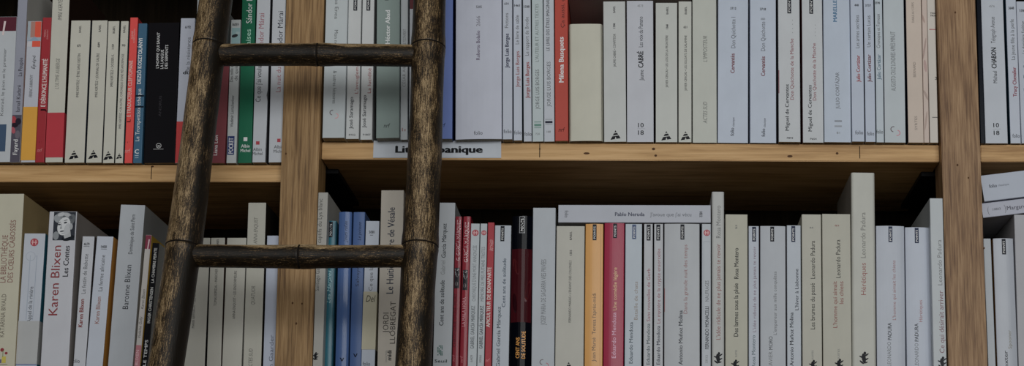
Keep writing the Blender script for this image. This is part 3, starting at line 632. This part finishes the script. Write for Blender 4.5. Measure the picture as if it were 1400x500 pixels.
lm(((643.8, 656, 305.5), (639, 651.6, 500)), (156, 162, 166), 'white roundel paperback touching the wider wine-red book',
   [('roundel', 650, 318, 4.6), T("CHRONIQUE D'UNE MORT ANNONCÉE", 648.6, 334, 412.5, 5, (136, 142, 148)), T('GABRIEL GARCÍA MÁRQUEZ', 646.2, 417, 477, 4.8, (92, 98, 104), 'm'), T('6409', 644.6, 485, 494.5, 3.6, LG), ('r', 643.6, 335, 644, 480, (144, 150, 156))], gloss=.34)
lm(((656.8, 666.4, 305.5), (652, 661.8, 500)), (156, 162, 166), 'white roundel paperback touching the narrow red book',
   [('roundel', 661.6, 318, 3.6), T('MÉMOIRE DE MES PUTAINS TRISTES', 660, 336, 412.5, 4.6, (120, 126, 132)), T('GABRIEL GARCÍA MÁRQUEZ', 658, 417, 477, 4.6, (62, 66, 74), 'm'), T('30866', 656.6, 485, 496, 3.2, LG)], gloss=.34)
lm(((667, 676, 304), (662.2, 672, 500)), (146, 38, 48), 'narrow red book with white lettering, lower shelf',
   [T('Juan Luis', 670.3, 327, 343, 2.6, (206, 150, 150), 'i'), T('de Mier', 673, 327, 343, 2.6, (206, 150, 150), 'i'), T('APICULTEUR DE BONAPARTE', 668.2, 364, 448, 4.9, (210, 178, 174), 'b'), N('nrf', 666.8, 492, 6, 5, (196, 110, 116), 'i')], gloss=.4)
lm(((676.6, 699.2, 308), (672.6, 695.6, 500)), (152, 158, 166), 'white paperback with black tag touching the black book with orange lettering',
   [('tag', 687, 308.4, 330), T('Cent ans de solitude', 689, 352, 420.5, 4.8, (58, 78, 100), 'm'), T('Gabriel García Márquez', 681.4, 418, 502, 5, (66, 84, 98), 'm')], gloss=.34)
lm(((701, 728, 296), (696, 726, 500)), (18, 19, 23), 'black book with a dark red picture and orange lettering',
   [('band', 341, 441, (58, 22, 26)), ('e', 706, 365, 3.4, 12, .3, (74, 28, 30)), ('e', 722, 398, 3, 16, -.2, (72, 26, 28)), ('e', 704, 415, 3, 14, .1, (40, 18, 22)),
    ('r', 710.5, 297, 718, 319.6, (150, 152, 156)), ('r', 711.1, 297.6, 717.4, 319, (18, 19, 23)), T('POINTS', 714.2, 299.5, 317.5, 3.6, WHITE, 'b'), T('CENT ANS', 708, 461.5, 490.5, 5, (190, 132, 60), 'b'), T('DE SOLITUDE', 716, 453, 491, 5, (190, 132, 60), 'b')], bulge=.0045, gloss=.1)
lm(((728.2, 760.3, 284), (726.6, 757.6, 500)), (150, 155, 161), 'tall pale grey book with narrow grey capitals beside the black book',
   [T('JOSEP MARIA DE SAGARRA VIES PRIVÉES', 743, 353, 445, 6.4, (118, 122, 128)), ('bow', 744, 497, 11, (160, 96, 108))], depth=.13, gloss=.36)
lm(((761, 799.4, 309), (758.4, 798.2, 500)), (156, 154, 145), 'thick cream paperback under the end of the flat-lying book',
   [T('BABEL', 780.4, 316, 328, 3, DK, 'm'), T('1355', 780.4, 341.5, 349, 3, DK, 'b'), T("FERNANDO MARÍAS • L'ENFANT DES COLONELS", 779.3, 354.5, 441.5, 3.3, (78, 78, 78)), ('tower', 777.4, 500.5, 12)], gloss=.36)
TG = lambda x, y0=306.4, y1=329, c=(24, 26, 34): ('tag', x, y0, y1, c)
lm(((800.2, 825.4, 306.2), (799, 823.6, 500)), (186, 136, 72), 'orange paperback with a black tag',
   [TG(813), T("Juan Marsé  Teresa l'après-midi", 812, 400, 495, 5, (92, 66, 44)), ('r', 820.4, 307, 821.2, 500, (164, 116, 54))], bulge=.0014, gloss=.25)
lm(((826.4, 854, 305), (824.4, 852.6, 500)), (140, 32, 60), 'crimson paperback with a black tag',
   [TG(841, 305.4, 326), T('Une comédie légère', 840.8, 365, 425, 5, (196, 160, 112)), T('Eduardo Mendoza', 839.4, 426.5, 490, 5.4, (206, 150, 170))], bulge=.0016, gloss=.25)
lm(((854.6, 878.4, 306), (854, 876.8, 500)), (152, 160, 168), 'bluish-white paperback with a navy tag beside the crimson one',
   [TG(867, 306.4, 327, (36, 58, 96)), T('Bataille de chats', 869.4, 384, 437.5, 4.8, (162, 146, 132)), T('Eduardo Mendoza', 862.6, 439.5, 497, 5, (62, 82, 96), 'm')], side=(150, 100, 70), gloss=.32)
lm(((880.2, 892.8, 306), (879.6, 892, 500)), (154, 156, 160), 'thin tagged paperback with pink-red title, second after the crimson one',
   [TG(886.8), T('Sans nouvelles de Gurb', 886.6, 366, 440, 4.6, (164, 80, 98)), T('Eduardo Mendoza', 886.2, 441.5, 498.5, 4.8, (62, 84, 90), 'm')], side=(90, 30, 46), left=(90, 30, 46), gloss=.34)
lm(((894, 907, 306), (893.8, 906.4, 500)), (154, 156, 160), 'thin tagged paperback with pink-red title, third after the crimson one',
   [TG(900), T('Le mystère de la crypte ensorcelée', 900.4, 338, 443, 4.6, (160, 76, 92)), T('Eduardo Mendoza', 900, 444.5, 498.5, 4.8, (60, 62, 80), 'm')], side=(90, 60, 80), gloss=.34)
lm(((908, 956.8, 306), (908, 956.8, 500)), (150, 153, 157), 'thickest tagged white paperback under the flat-lying book',
   [TG(933, 306.4, 328), ('r', 905, 394, 909, 426, (130, 50, 58)), T('Dans la grande nuit des temps', 937, 333, 430, 5, (168, 112, 112)), T('Antonio Muñoz Molina', 930.4, 423.5, 499, 5.4, (54, 58, 66), 'm')], gloss=.34, left=(96, 50, 66), bulge=.001)
lm(((959.4, 972.2, 306), (959.2, 972, 500)), (152, 157, 163), 'white roundel paperback beside the tall thin white book',
   [('roundel', 966.4, 318, 4.6), ('r', 961.8, 330, 962.4, 480, (136, 142, 150)), ('r', 961.8, 329.6, 971, 330.2, (136, 142, 150)), T('NAUFRAGES', 966.6, 383, 412, 5, (116, 120, 126)), T('FERNANDO MONACELLI', 966.6, 418, 477.5, 5, (58, 62, 70), 'm'), T('33512', 966, 485, 496, 3, LG)], gloss=.32)
lm(((973, 990.3, 262), (973, 990.6, 500)), (155, 156, 154), 'tall thin white book with red title at the end of the flat-lying book',
   [T('Rosa Montero', 982.2, 280, 326, 6, (126, 127, 126)), T("L'idée ridicule de ne plus jamais te revoir", 982, 331, 465.5, 5.6, (158, 82, 78)), ('squig', 981.6, 489.5, 13)], depth=.14, rc=.0025, gloss=.4)
lm(((991.6, 1022.3, 293), (991.6, 1022.4, 500)), (156, 154, 140), 'cream book with black lettering beside the tall thin white book',
   [T('as', 1006, 307, 313, 3.4, GREY), T('Rosa Montero', 1006.6, 338, 381.5, 6, (48, 52, 54), 'm'), T('Des larmes sous la pluie', 1006.2, 386, 460.5, 6, (44, 50, 52), 'm'), T('SUITES', 1006.4, 478, 488, 2.4, LG), ('squig', 1005, 499, 12)], gloss=.45)
lm(((1023.2, 1037.8, 309), (1023.6, 1038, 500)), (152, 158, 168), 'thin tagged paperback with mauve title beside a cream book',
   [TG(1031, 309.4, 330.4, (30, 36, 56)), T("L'idée ridicule de ne plus jamais te revoir", 1031.4, 335, 455, 4.4, (140, 108, 130)), T('Rosa Montero', 1030.2, 457.5, 502, 4.8, (84, 108, 118), 'm')], gloss=.32)
lm(((1039, 1074.2, 309), (1039.4, 1074.6, 500)), (148, 152, 158), 'wide tagged paperback with grey title between two thinner tagged ones',
   [TG(1055.7, 309.4, 330.6), T("L'empereur aux mille conquêtes", 1059.5, 370, 458.5, 4.4, (108, 110, 114)), T('MORO', 1053.7, 459.5, 478, 5, (74, 78, 84)), T('JAVIER', 1053.3, 480, 502, 5, (124, 128, 132))], gloss=.34, side=(90, 56, 56), bulge=.0008)
lm(((1075.8, 1094.6, 308), (1075.8, 1096, 500)), (152, 158, 166), 'tagged paperback with blue-black title beside the narrower cream book',
   [TG(1084.6, 308.4, 331, (30, 38, 60)), T("L'hiver à Lisbonne", 1089.3, 366.5, 424.5, 4.6, (58, 62, 76), 'm'), T('Antonio Muñoz Molina', 1082.2, 426, 500.5, 5, (52, 56, 66), 'm')], gloss=.32)
lm(((1096, 1122.6, 293), (1097, 1124.4, 500)), (156, 154, 143), 'narrower of two adjoining cream books, with an all-black title',
   [N('as', 1109.4, 310.5, 5, 3, GREY), T('Leonardo Padura', 1111.2, 328, 381.5, 6, (52, 54, 54)), T('Les brumes du passé', 1111, 386, 450.5, 6, (46, 48, 48)), T('SUITES', 1111, 478.5, 491.5, 2.4, LG), ('squig', 1111.4, 499.5, 12)], gloss=.45, Y=-.002)
lm(((1124, 1162.4, 292.5), (1125, 1165, 500)), (156, 154, 142), 'wider of two adjoining cream books, with a red two-line title',
   [N('as', 1144.2, 307.6, 6, 3.4, (160, 84, 80)), T('Leonardo Padura', 1145.8, 326.5, 380.5, 6, (52, 54, 54)), T("L'homme qui aimait", 1141.6, 383.5, 448.5, 5.6, (158, 74, 68)), T('les chiens', 1150.2, 384, 415.5, 5.6, (158, 74, 68)), T('SUITES', 1146.6, 476.5, 491, 2.4, LG), ('squig', 1147, 498.5, 13)], gloss=.45, Y=-.002)
lm(((1163.2, 1196.4, 236), (1165.4, 1198, 500)), (158, 158, 150), 'tallest pale book with a one-word red title, lower shelf',
   [T('Leonardo Padura', 1180, 289, 353.5, 6.6, (130, 130, 124)), T('Hérétiques', 1180.4, 358.5, 403.5, 6.8, (164, 84, 76)), ('squig', 1181, 489.5, 14)], left=(120, 116, 110), depth=.14, rc=.003, gloss=.36, Y=-.003)
lm(((1197.4, 1236.3, 309), (1198.6, 1238.4, 500)), (150, 155, 165), 'tagged paperback with pale red title, touching the tallest pale book',
   [TG(1217, 309.4, 331.6, (24, 34, 60)), T("L'homme qui aimait les chiens", 1222, 355, 438.5, 4.6, (170, 112, 112)), T('PADURA', 1216, 441, 465, 5, (62, 66, 74), 'm'), T('LEONARDO', 1215.4, 467, 501, 5, (122, 128, 134))], gloss=.26, bulge=.0018, left=(70, 40, 50))
lm(((1237.2, 1271.2, 311), (1239.4, 1274.8, 500)), (152, 158, 170), 'tagged paperback with pale red title beside the white book at the oak post',
   [TG(1253, 311.4, 333, (24, 34, 60)), T('Hérétiques', 1258.3, 410, 440.5, 4.6, (178, 112, 116)), T('PADURA', 1252.7, 442, 467, 5, (64, 68, 78), 'm'), T('LEONARDO', 1252.9, 469, 502, 5, (122, 128, 136))], gloss=.26, bulge=.0018)
lm(((1271.6, 1288.2, 271), (1275.4, 1295.4, 500)), (154, 159, 162), 'tall white book with wine-red title half behind the oak post',
   [T('Leonardo Padura', 1284.6, 326.5, 390.5, 6, (124, 128, 130)), T('Ce qui désirait arriver', 1287, 396, 483, 6.6, (126, 62, 78)), ('squig', 1288, 495.5, 13)], depth=.14, gloss=.3, Y=-.0122)

# ================================================================ lower shelf, right bay
GLR = 'books on the lower shelf beyond the last post'
def lr(*a, **k):
    k.setdefault('Y', 0.0)
    return book(*a, shelf=SLR, group=GLR, **k)
lr(((1343.6, 1355.4, 326), (1351.6, 1361, 500)), (148, 153, 158), 'white paperback half behind the oak post, beyond it on the lower shelf', [], gloss=.36, side=(26, 28, 34))
lr(((1357, 1385.4, 326), (1363.6, 1391.6, 500)), (150, 154, 162), 'white paperback with a black tag below the flat-lying pair of books',
   [TG(1372, 326.4, 348.4), T('Spooner', 1379.9, 451, 477, 4.6, (156, 150, 132)), T('Pete Dexter', 1375.4, 479, 532, 5, (56, 60, 66), 'm')], gloss=.26, bulge=.0018, left=(150, 100, 40))
lr(((1386.4, 1424, 293.5), (1392.4, 1431, 500)), (146, 146, 150), 'pale grey book holding up the flat-lying pair at the outer end', [], gloss=.4, depth=.14)

# ================================================================ books lying flat
def flat_book(tl, tr, bl, br, col, label, marks, group, Y=0.0, depth=.115, length=None, **k):
    A, B, Cc, Dd = (at(*q, Y) for q in (tl, tr, bl, br))
    ux = ((B - A) + (Dd - Cc)).normalized(); L = length or ((B - A).length + (Dd - Cc).length) / 2
    w = ((A - Cc).length + (B - Dd).length) / 2 - .0004
    ang = math.atan2(ux.z, ux.x)
    # spine's own up axis (+z) runs along -x of the shelf, so its foot is at the far end
    up = ux
    org = (A + Cc) / 2
    Mw = Matrix.Translation(org) @ Matrix.Rotation(math.pi / 2 - ang, 4, 'Y')
    return make_book(Mw, w, L, depth, Y, col, label, marks, group=group, flat=1, **k)
flat_book((763.4, 279.6), (971.6, 280), (763.6, 304.2), (971.6, 304.6), (150, 153, 162), 'white book lying flat across the upright tagged paperbacks',
          [T('Pablo Neruda', 861, 841, 881, 5.2, (54, 60, 88), 'b') if 0 else ('t', 'Pablo Neruda', 861, 292.6 - 20.5, 292.6 + 20.5, 5.2, (54, 60, 88), 'b'),
           ('t', "J'avoue que j'ai vécu", 917, 293 - 28.5, 293 + 28.5, 5.2, (98, 104, 114), ''), N('1822', 958.4, 292.8, 8, 3.8, DK, 'b'), N('folio', 774.6, 292.4, 10, 5, (88, 92, 100))],
          GLM, Y=-.001, gloss=.34)
flat_book((777.8, -26), (945.2, -26), (777.8, -.6), (945.2, -.6), (120, 116, 116), 'grey book lying flat above the blank cream book, only its underside showing', [], GUM, Y=.012, gloss=.5, side=(150, 142, 142))
flat_book((1341.7, 239.7), (1475, 223.5), (1344.5, 275.6), (1478, 259.7), (150, 156, 168), 'thicker of two tilted books lying flat beyond the oak post',
          [('t', 'folio', 1357.5, 253.8 - 5.5, 253.8 + 5.5, 5, (66, 70, 80), 'm'), ('t', 'classique', 1372, 252.2 - 7.5, 252.2 + 7.5, 3, (110, 116, 126), '')], GLR, Y=-.002, gloss=.34)
flat_book((1343, 277.6), (1475, 262), (1342.6, 298), (1475, 282.2), (146, 148, 160), 'thinner of two tilted books lying flat beyond the oak post',
          [('t', '(        )', 1362.6, 285.5 - 13, 285.5 + 13, 9, (126, 128, 140), ''), ('t', '10803', 1362.6, 285.5 - 5.5, 285.5 + 5.5, 3.2, (96, 98, 110), 'm'), ('t', 'Margaret Atwood', 1405, 281 - 29, 281 + 29, 5.6, (60, 58, 76), '')], GLR, Y=.001, gloss=.32)

# ================================================================ bookcase
case = empty('bookcase', Matrix.Translation((0, 0, 0)), label='tall oak bookcase with bare square posts and pale pine shelves full of paperbacks', category='bookcase')
PF = -0.013                                  # front face of the posts
BACK = 0.235
xr = {}
def post(xlt, xrt, xlb, xrb, name='upright_post', marks=()):
    tl, tr, bl, br = at(xlt, 0, PF), at(xrt, 0, PF), at(xlb, 500, PF), at(xrb, 500, PF)
    def lx(z, a, b): return a.x + (b.x - a.x) * (z - a.z) / (b.z - a.z)
    mb = MB(); bm = bmesh.new(); bmesh.ops.create_cube(bm, size=1.0)
    for v in bm.verts:
        z = 0.0 if v.co.z < 0 else 2.62
        v.co = Vector((lx(z, tl, bl) if v.co.x < 0 else lx(z, tr, br), PF if v.co.y < 0 else 0.034, z))
    bmesh.ops.bevel(bm, geom=list(bm.edges), offset=0.0012, segments=2, affect='EDGES'); bm.verts.index_update()
    mb.add([v.co for v in bm.verts], [[v.index for v in f.verts] for f in bm.faces], marks[0]); bm.free()
    for px, py, r in marks[1]:
        p = at(px, py, PF)
        mb.add([(p.x + r * math.cos(q * math.pi / 5), PF - .0002, p.z + 1.3 * r * math.sin(q * math.pi / 5)) for q in range(10)], [tuple(range(10))], M_KNOT)
    mb.build(name, case)
    return lx, tl, tr, bl, br
P1 = post(391.5, 443, 375.3, 426.2, marks=(M_OAK, [(391, 210, .0011), (400, 414, .0012), (413, 415, .0011), (405, 442, .0013)]))
P2 = post(1281, 1333.4, 1297.2, 1350.4, marks=(M_OAK2, [(1309, 225.5, .0013), (1324, 243, .0011), (1345.5, 339, .001), (1306, 17, .0012)]))
def postx(P, z): lx, tl, tr, bl, br = P; return lx(z, tl, bl), lx(z, tr, br)
XL, XR = at(-260, 250).x, at(1640, 250).x
TH_UL = (at(200, 224).z - at(200, 249.2, 0.003).z)
FRONT = 0.003
def board(sh, x0, x1, front=True, thick=0.0232, knots=(), seams=()):
    z0, z1 = sh['z'](x0), sh['z'](x1)
    mb = MB(); bm = bmesh.new(); bmesh.ops.create_cube(bm, size=1.0)
    for v in bm.verts:
        zt = z0 if v.co.x < 0 else z1
        v.co = Vector((x0 if v.co.x < 0 else x1, FRONT if v.co.y < 0 else BACK, zt if v.co.z > 0 else zt - thick))
    bmesh.ops.bevel(bm, geom=list(bm.edges), offset=0.0009, segments=2, affect='EDGES'); bm.verts.index_update()
    mb.add([v.co for v in bm.verts], [[v.index for v in f.verts] for f in bm.faces], M_PINE); bm.free()
    for px, py, rx, rz in knots:
        p = at(px, py, FRONT)
        mb.add([(p.x + rx * math.cos(q * math.pi / 6), FRONT - .0002, p.z + rz * math.sin(q * math.pi / 6)) for q in range(12)], [tuple(range(12))], M_KNOT)
    for px, y0, y1 in seams:
        a, b = at(px, y0, FRONT), at(px, y1, FRONT)
        mb.add([(a.x - .0005, FRONT - .0002, b.z), (a.x + .0005, FRONT - .0002, b.z), (a.x + .0005, FRONT - .0002, a.z), (a.x - .0005, FRONT - .0002, a.z)], [(0, 1, 2, 3)], M_GROOVE)
    mb.build('shelf_board', case)
zU = SUM['z'](0)
a0, a1 = postx(P1, zU); b0, b1 = postx(P2, zU)
board(SUL, XL, a0 - .0003, knots=[(208.5, 227.5, .0018, .0012)], seams=[(207.5, 227, 245)])
board(SUM, a1 + .0003, b0 - .0003, knots=[(802, 209.5, .004, .0014), (893.5, 203.5, .0022, .0018), (896.5, 212.5, .0018, .0016), (1144.5, 209.5, .0018, .0016), (1080, 213.5, .0035, .0016), (738, 203.5, .0012, .001)], seams=[(738, 196, 215), (1175.2, 200, 216.5)])
board(SUR, b1 + .004, XR)
zL = SLM['z'](0)
c0, c1 = postx(P1, zL); d0, d1 = postx(P2, zL)
board(SLL, XL, c0 - .0003); board(SLM, c1 + .0003, d0 - .0003); board(SLR, d1 + .0003, XR)
# shelves above, below, sides and back of the bookcase
def plain_board(z, m=M_PINE):
    mb = MB(); mb.box(XL, XR, 0.036, BACK, z - .0232, z, m, .0009); mb.build('shelf_board', case)
ztop = zU + 0.335
plain_board(ztop); plain_board(0.12); plain_board(0.75); plain_board(1.33)
for P in (P1, P2):
    xa = (sum(postx(P, 0.0)) / 2, sum(postx(P, 2.62)) / 2)
    mb = MB(); bm = bmesh.new(); bmesh.ops.create_cube(bm, size=1.0)
    for v in bm.verts:
        t_ = 0 if v.co.z < 0 else 1
        v.co = Vector((xa[t_] + v.co.x * 0.018, 0.0342 if v.co.y < 0 else BACK, 0.0 if t_ == 0 else 2.6))
    bm.verts.index_update()
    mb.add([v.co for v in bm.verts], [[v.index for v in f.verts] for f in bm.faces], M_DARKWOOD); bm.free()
    mb.build('divider_panel', case)
for x in (XL, XR):
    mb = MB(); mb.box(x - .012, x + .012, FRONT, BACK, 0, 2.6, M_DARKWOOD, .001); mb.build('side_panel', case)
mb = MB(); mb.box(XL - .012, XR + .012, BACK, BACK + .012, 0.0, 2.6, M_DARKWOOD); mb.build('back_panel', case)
def cleat(px0, px1, py, sh):
    p, q = at(px0, py, .05), at(px1, py, .05)
    zt = sh['z'](p.x) - .0234
    mb = MB(); mb.box(p.x, q.x, .045, .2, zt - .006, zt, M_STEEL, .0008); o = mb.build('shelf_bracket', case); o['label'] = 'small black metal shelf bracket'
cleat(440, 464, 222, SUM); cleat(1258, 1284, 232, SUM)

# ================================================================ paper shelf label
yl = FRONT - .0009
a, b, c, d = at(511, 192.2, yl), at(685.4, 192.6, yl), at(685.2, 215.8, yl), at(510, 215.6, yl)
mb = MB(); NX = 24
m_lab = paper(C(166, 171, 178), .5, 'label_paper')
vs = []
for i in range(NX + 1):
    s = i / NX
    t_, b_ = a.lerp(b, s), d.lerp(c, s)
    curl = .0022 * max(0, (s - .86) / .14) ** 2 + .0006 * math.sin(s * 9) ** 2
    for j in range(5):
        q = j / 4
        p = b_.lerp(t_, q); vs.append((p.x, yl - curl * q - .0002, p.z))
n5 = len(vs)
vs += [(x, y + .0004, z) for x, y, z in vs]
fs = []
for i in range(NX):
    for j in range(4):
        k = i * 5 + j; fs.append((k, k + 5, k + 6, k + 1)); fs.append((n5 + k, n5 + k + 1, n5 + k + 6, n5 + k + 5))
mb.add(vs, fs, m_lab)
gv, gf, gw, gz = glyphs('Litt. hispanique', .045, 0)
p0, p1 = at(540.4, 208.6, yl), at(660.2, 208.6, yl)
L = p1.x - p0.x; cap = (at(600, 199.6, yl).z - at(600, 208.6, yl).z) / CAP
mb.add([(p0.x + u / gw * L, yl - .00105 - k * 7e-6, p0.z + v * cap) for (u, v), k in zip(gv, gz)], gf, paper(C(26, 27, 30), .5, 'ink'))
lab = mb.build('shelf_label')
lab['label'] = 'white paper shelf label with bold black lettering on the shelf edge'; lab['category'] = 'label'

# ================================================================ bamboo ladder
ZT = 2.60
LA, LB = -0.052, 0.17                        # the ladder leans: y = LA - LB * (ZT - z)
def onladder(px, py, off=0.0):
    d = ray(px, py)
    # CAM.y + t*d.y = LA - LB*(ZT - (CAM.z + t*d.z))
    t = (LA + off - LB * (ZT - CAM.z) - CAM.y) / (d.y - LB * d.z)
    return CAM + d * t
lad = empty('bamboo_ladder', Matrix.Translation((onladder(420, 340).x, LA - LB * ZT, 0)), label='dark bamboo ladder with worn golden streaks leaning against the bookcase', category='ladder')
linv = lad.matrix_world.inverted()

def bamboo(name, A, B, r0, r1, nodes_at, wear_shade, seed, grooves=True, nseg=36, step=.006, ridge=.05):
    """a bamboo culm from A to B; nodes_at are distances from A"""
    rnd = random.Random(seed)
    ax = (B - A); Ln = ax.length; ax.normalize()
    zs = set(round(i * step, 5) for i in range(int(Ln / step) + 1)); zs.add(round(Ln, 5))
    for nd in nodes_at:
        for k in (-5, -3.5, -2.5, -1.6, -.9, -.5, 0, .5, .9, 1.6, 2.5, 3.5, 5):
            q = nd + k * .0022
            if 0 <= q <= Ln: zs.add(round(q, 5))
    zs = sorted(zs)
    ph = [rnd.uniform(0, 6.28) for _ in range(6)]
    V, Wr, Fc, Mi = [], [], [], []
    rot = Vector((0, 0, 1)).rotation_difference(ax)
    for z in zs:
        s = z / Ln
        r = r0 + (r1 - r0) * s
        f = 1.0; gr = 0.0
        for nd in nodes_at:
            d = z - nd
            f += ridge * math.exp(-(d / .0085) ** 2) - .045 * math.exp(-(d / .0011) ** 2) + ridge * .55 * math.exp(-((d - .012) / .006) ** 2)
            f += .02 * math.exp(-(d / .05) ** 2)
        f += .012 * math.sin(z * 21 + ph[0]) + .008 * math.sin(z * 47 + ph[1])
        cx, cy = .0015 * math.sin(z * 9 + ph[2]), .0012 * math.sin(z * 11 + ph[3])
        for i in range(nseg):
            q = 2 * math.pi * i / nseg
            rr = r * f * (1 + .012 * math.sin(2 * q + ph[4] + z * 3) + .006 * math.sin(5 * q + z * 17 + ph[5]))
            V.append((cx + rr * math.cos(q), cy + rr * math.sin(q), z))
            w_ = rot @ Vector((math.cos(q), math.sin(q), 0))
            Wr.append(wear_shade(z, A + ax * z, w_))
    nz = len(zs)
    for k in range(nz - 1):
        mid = (zs[k] + zs[k + 1]) / 2
        g = any(abs(mid - nd) < .0009 for nd in nodes_at) and grooves
        for i in range(nseg):
            j = (i + 1) % nseg
            Fc.append((k * nseg + i, k * nseg + j, (k + 1) * nseg + j, (k + 1) * nseg + i)); Mi.append(1 if g else 0)
    Fc.append(tuple(range(nseg - 1, -1, -1))); Mi.append(0)
    Fc.append(tuple((nz - 1) * nseg + i for i in range(nseg))); Mi.append(0)
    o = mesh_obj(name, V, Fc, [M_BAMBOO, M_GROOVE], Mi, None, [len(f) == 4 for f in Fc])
    at_ = o.data.attributes.new('wear_shade', 'FLOAT', 'POINT'); at_.data.foreach_set('value', Wr)
    o.parent = lad
    o.matrix_local = linv @ Matrix.Translation(A) @ rot.to_matrix().to_4x4()
    return o

def line(pa, pb):
    a, b = onladder(*pa), onladder(*pb)
    return a, (b - a)
def zpt(l, z): a, v = l; return a + v * ((z - a.z) / v.z)
LP = line((297.6, 0), (226, 500)); RP = line((588, 0), (566.5, 500))
z1, z2 = onladder(434, 76.5).z, onladder(408, 348.8).z
dz = z1 - z2
rz = []
z = z1 + dz
while z > 0.12: rz.append(z); z -= dz
def smooth(a, b, x): t = max(0, min(1, (x - a) / (b - a))); return t * t * (3 - 2 * t)
def pole_wear_shade(side):
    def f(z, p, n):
        # lacquer survives below a node; light and dark sides are shading put into colour
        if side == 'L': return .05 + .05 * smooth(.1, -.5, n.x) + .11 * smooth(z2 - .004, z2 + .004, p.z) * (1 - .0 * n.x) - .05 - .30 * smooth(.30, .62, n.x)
        return -.01 + .12 * math.exp(-((n.x - .05) / .33) ** 2) + .06 * smooth(z2 - .004, z2 + .004, p.z) - .16 * smooth(.5, .9, abs(n.x))  # bright centre and dark edges: cylinder shading put into the colour
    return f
for nm, Ln, side in (('L', LP, 'L'), ('R', RP, 'R')):
    A, B = zpt(Ln, 0.001), zpt(Ln, 2.66)
    ax = (B - A).normalized()
    off = {'L': (66, 338), 'R': (67, 337.5)}[side]
    zz = [onladder(420, y).z for y in off]
    nd = []
    for k in range(-8, 3):
        zq = zz[0] + k * (zz[0] - zz[1]); q = (zq - A.z) / ax.z
        if .02 < q < (B - A).length - .02: nd.append(q)
    bamboo('pole', A, B, .0245, .0192, nd, pole_wear_shade(side), 3 if side == 'L' else 8)
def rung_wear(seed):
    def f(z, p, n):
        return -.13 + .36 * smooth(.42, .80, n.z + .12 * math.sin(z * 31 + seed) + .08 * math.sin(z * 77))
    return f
for i, z in enumerate(rz):
    A, B = zpt(LP, z), zpt(RP, z)
    L = (B - A).length
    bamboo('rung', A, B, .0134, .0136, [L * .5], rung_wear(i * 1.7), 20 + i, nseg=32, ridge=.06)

# ================================================================ room
def structure(name, x0, x1, y0, y1, z0, z1, m):
    mb = MB(); mb.box(x0, x1, y0, y1, z0, z1, m); o = mb.build(name); o['kind'] = 'structure'; return o
M_WALL = paper((.30, .28, .25), .8, 'plaster')
M_FLOOR = wood('floor_boards', (.05, .033, .02), (.08, .05, .03), (.11, .07, .04), (6, 90, 90), (3, 12, 12), .45)
structure('wall_back', -3.5, 3.5, BACK + .03, BACK + .13, 0, 3.2, M_WALL)
structure('floor', -3.5, 3.5, -4.5, BACK + .03, -.05, 0, M_FLOOR)

# ================================================================ light: ceiling fitting and a window behind the viewer
def area(name, loc, target, sx, sy, power, color):
    l = bpy.data.lights.new(name, 'AREA'); l.shape = 'RECTANGLE'; l.size = sx; l.size_y = sy; l.energy = power; l.color = color
    o = bpy.data.objects.new(name, l); COL.objects.link(o); o.location = loc
    o.rotation_euler = (Vector(target) - Vector(loc)).to_track_quat('-Z', 'Y').to_euler()
    return o
area('ceiling_light', (-.4, -2.4, 3.4), (0, 0, 2.1), 4.4, 3.0, 15, (1, .98, .95))
area('window_light', (.8, -4.4, 2.75), (0, 0, 2.1), 3.2, 1.7, 60, (.96, .985, .985))
w = bpy.data.worlds.new('world'); S.world = w; w.use_nodes = True
bg = w.node_tree.nodes['Background']; bg.inputs[0].default_value = (.55, .6, .7, 1); bg.inputs[1].default_value = .02

bpy.data.objects.remove(_to)
S.view_settings.view_transform = 'Standard'
S.view_settings.look = 'None'
S.view_settings.exposure = 0.38
S.view_settings.gamma = 1.0
S.view_settings.use_curve_mapping = False
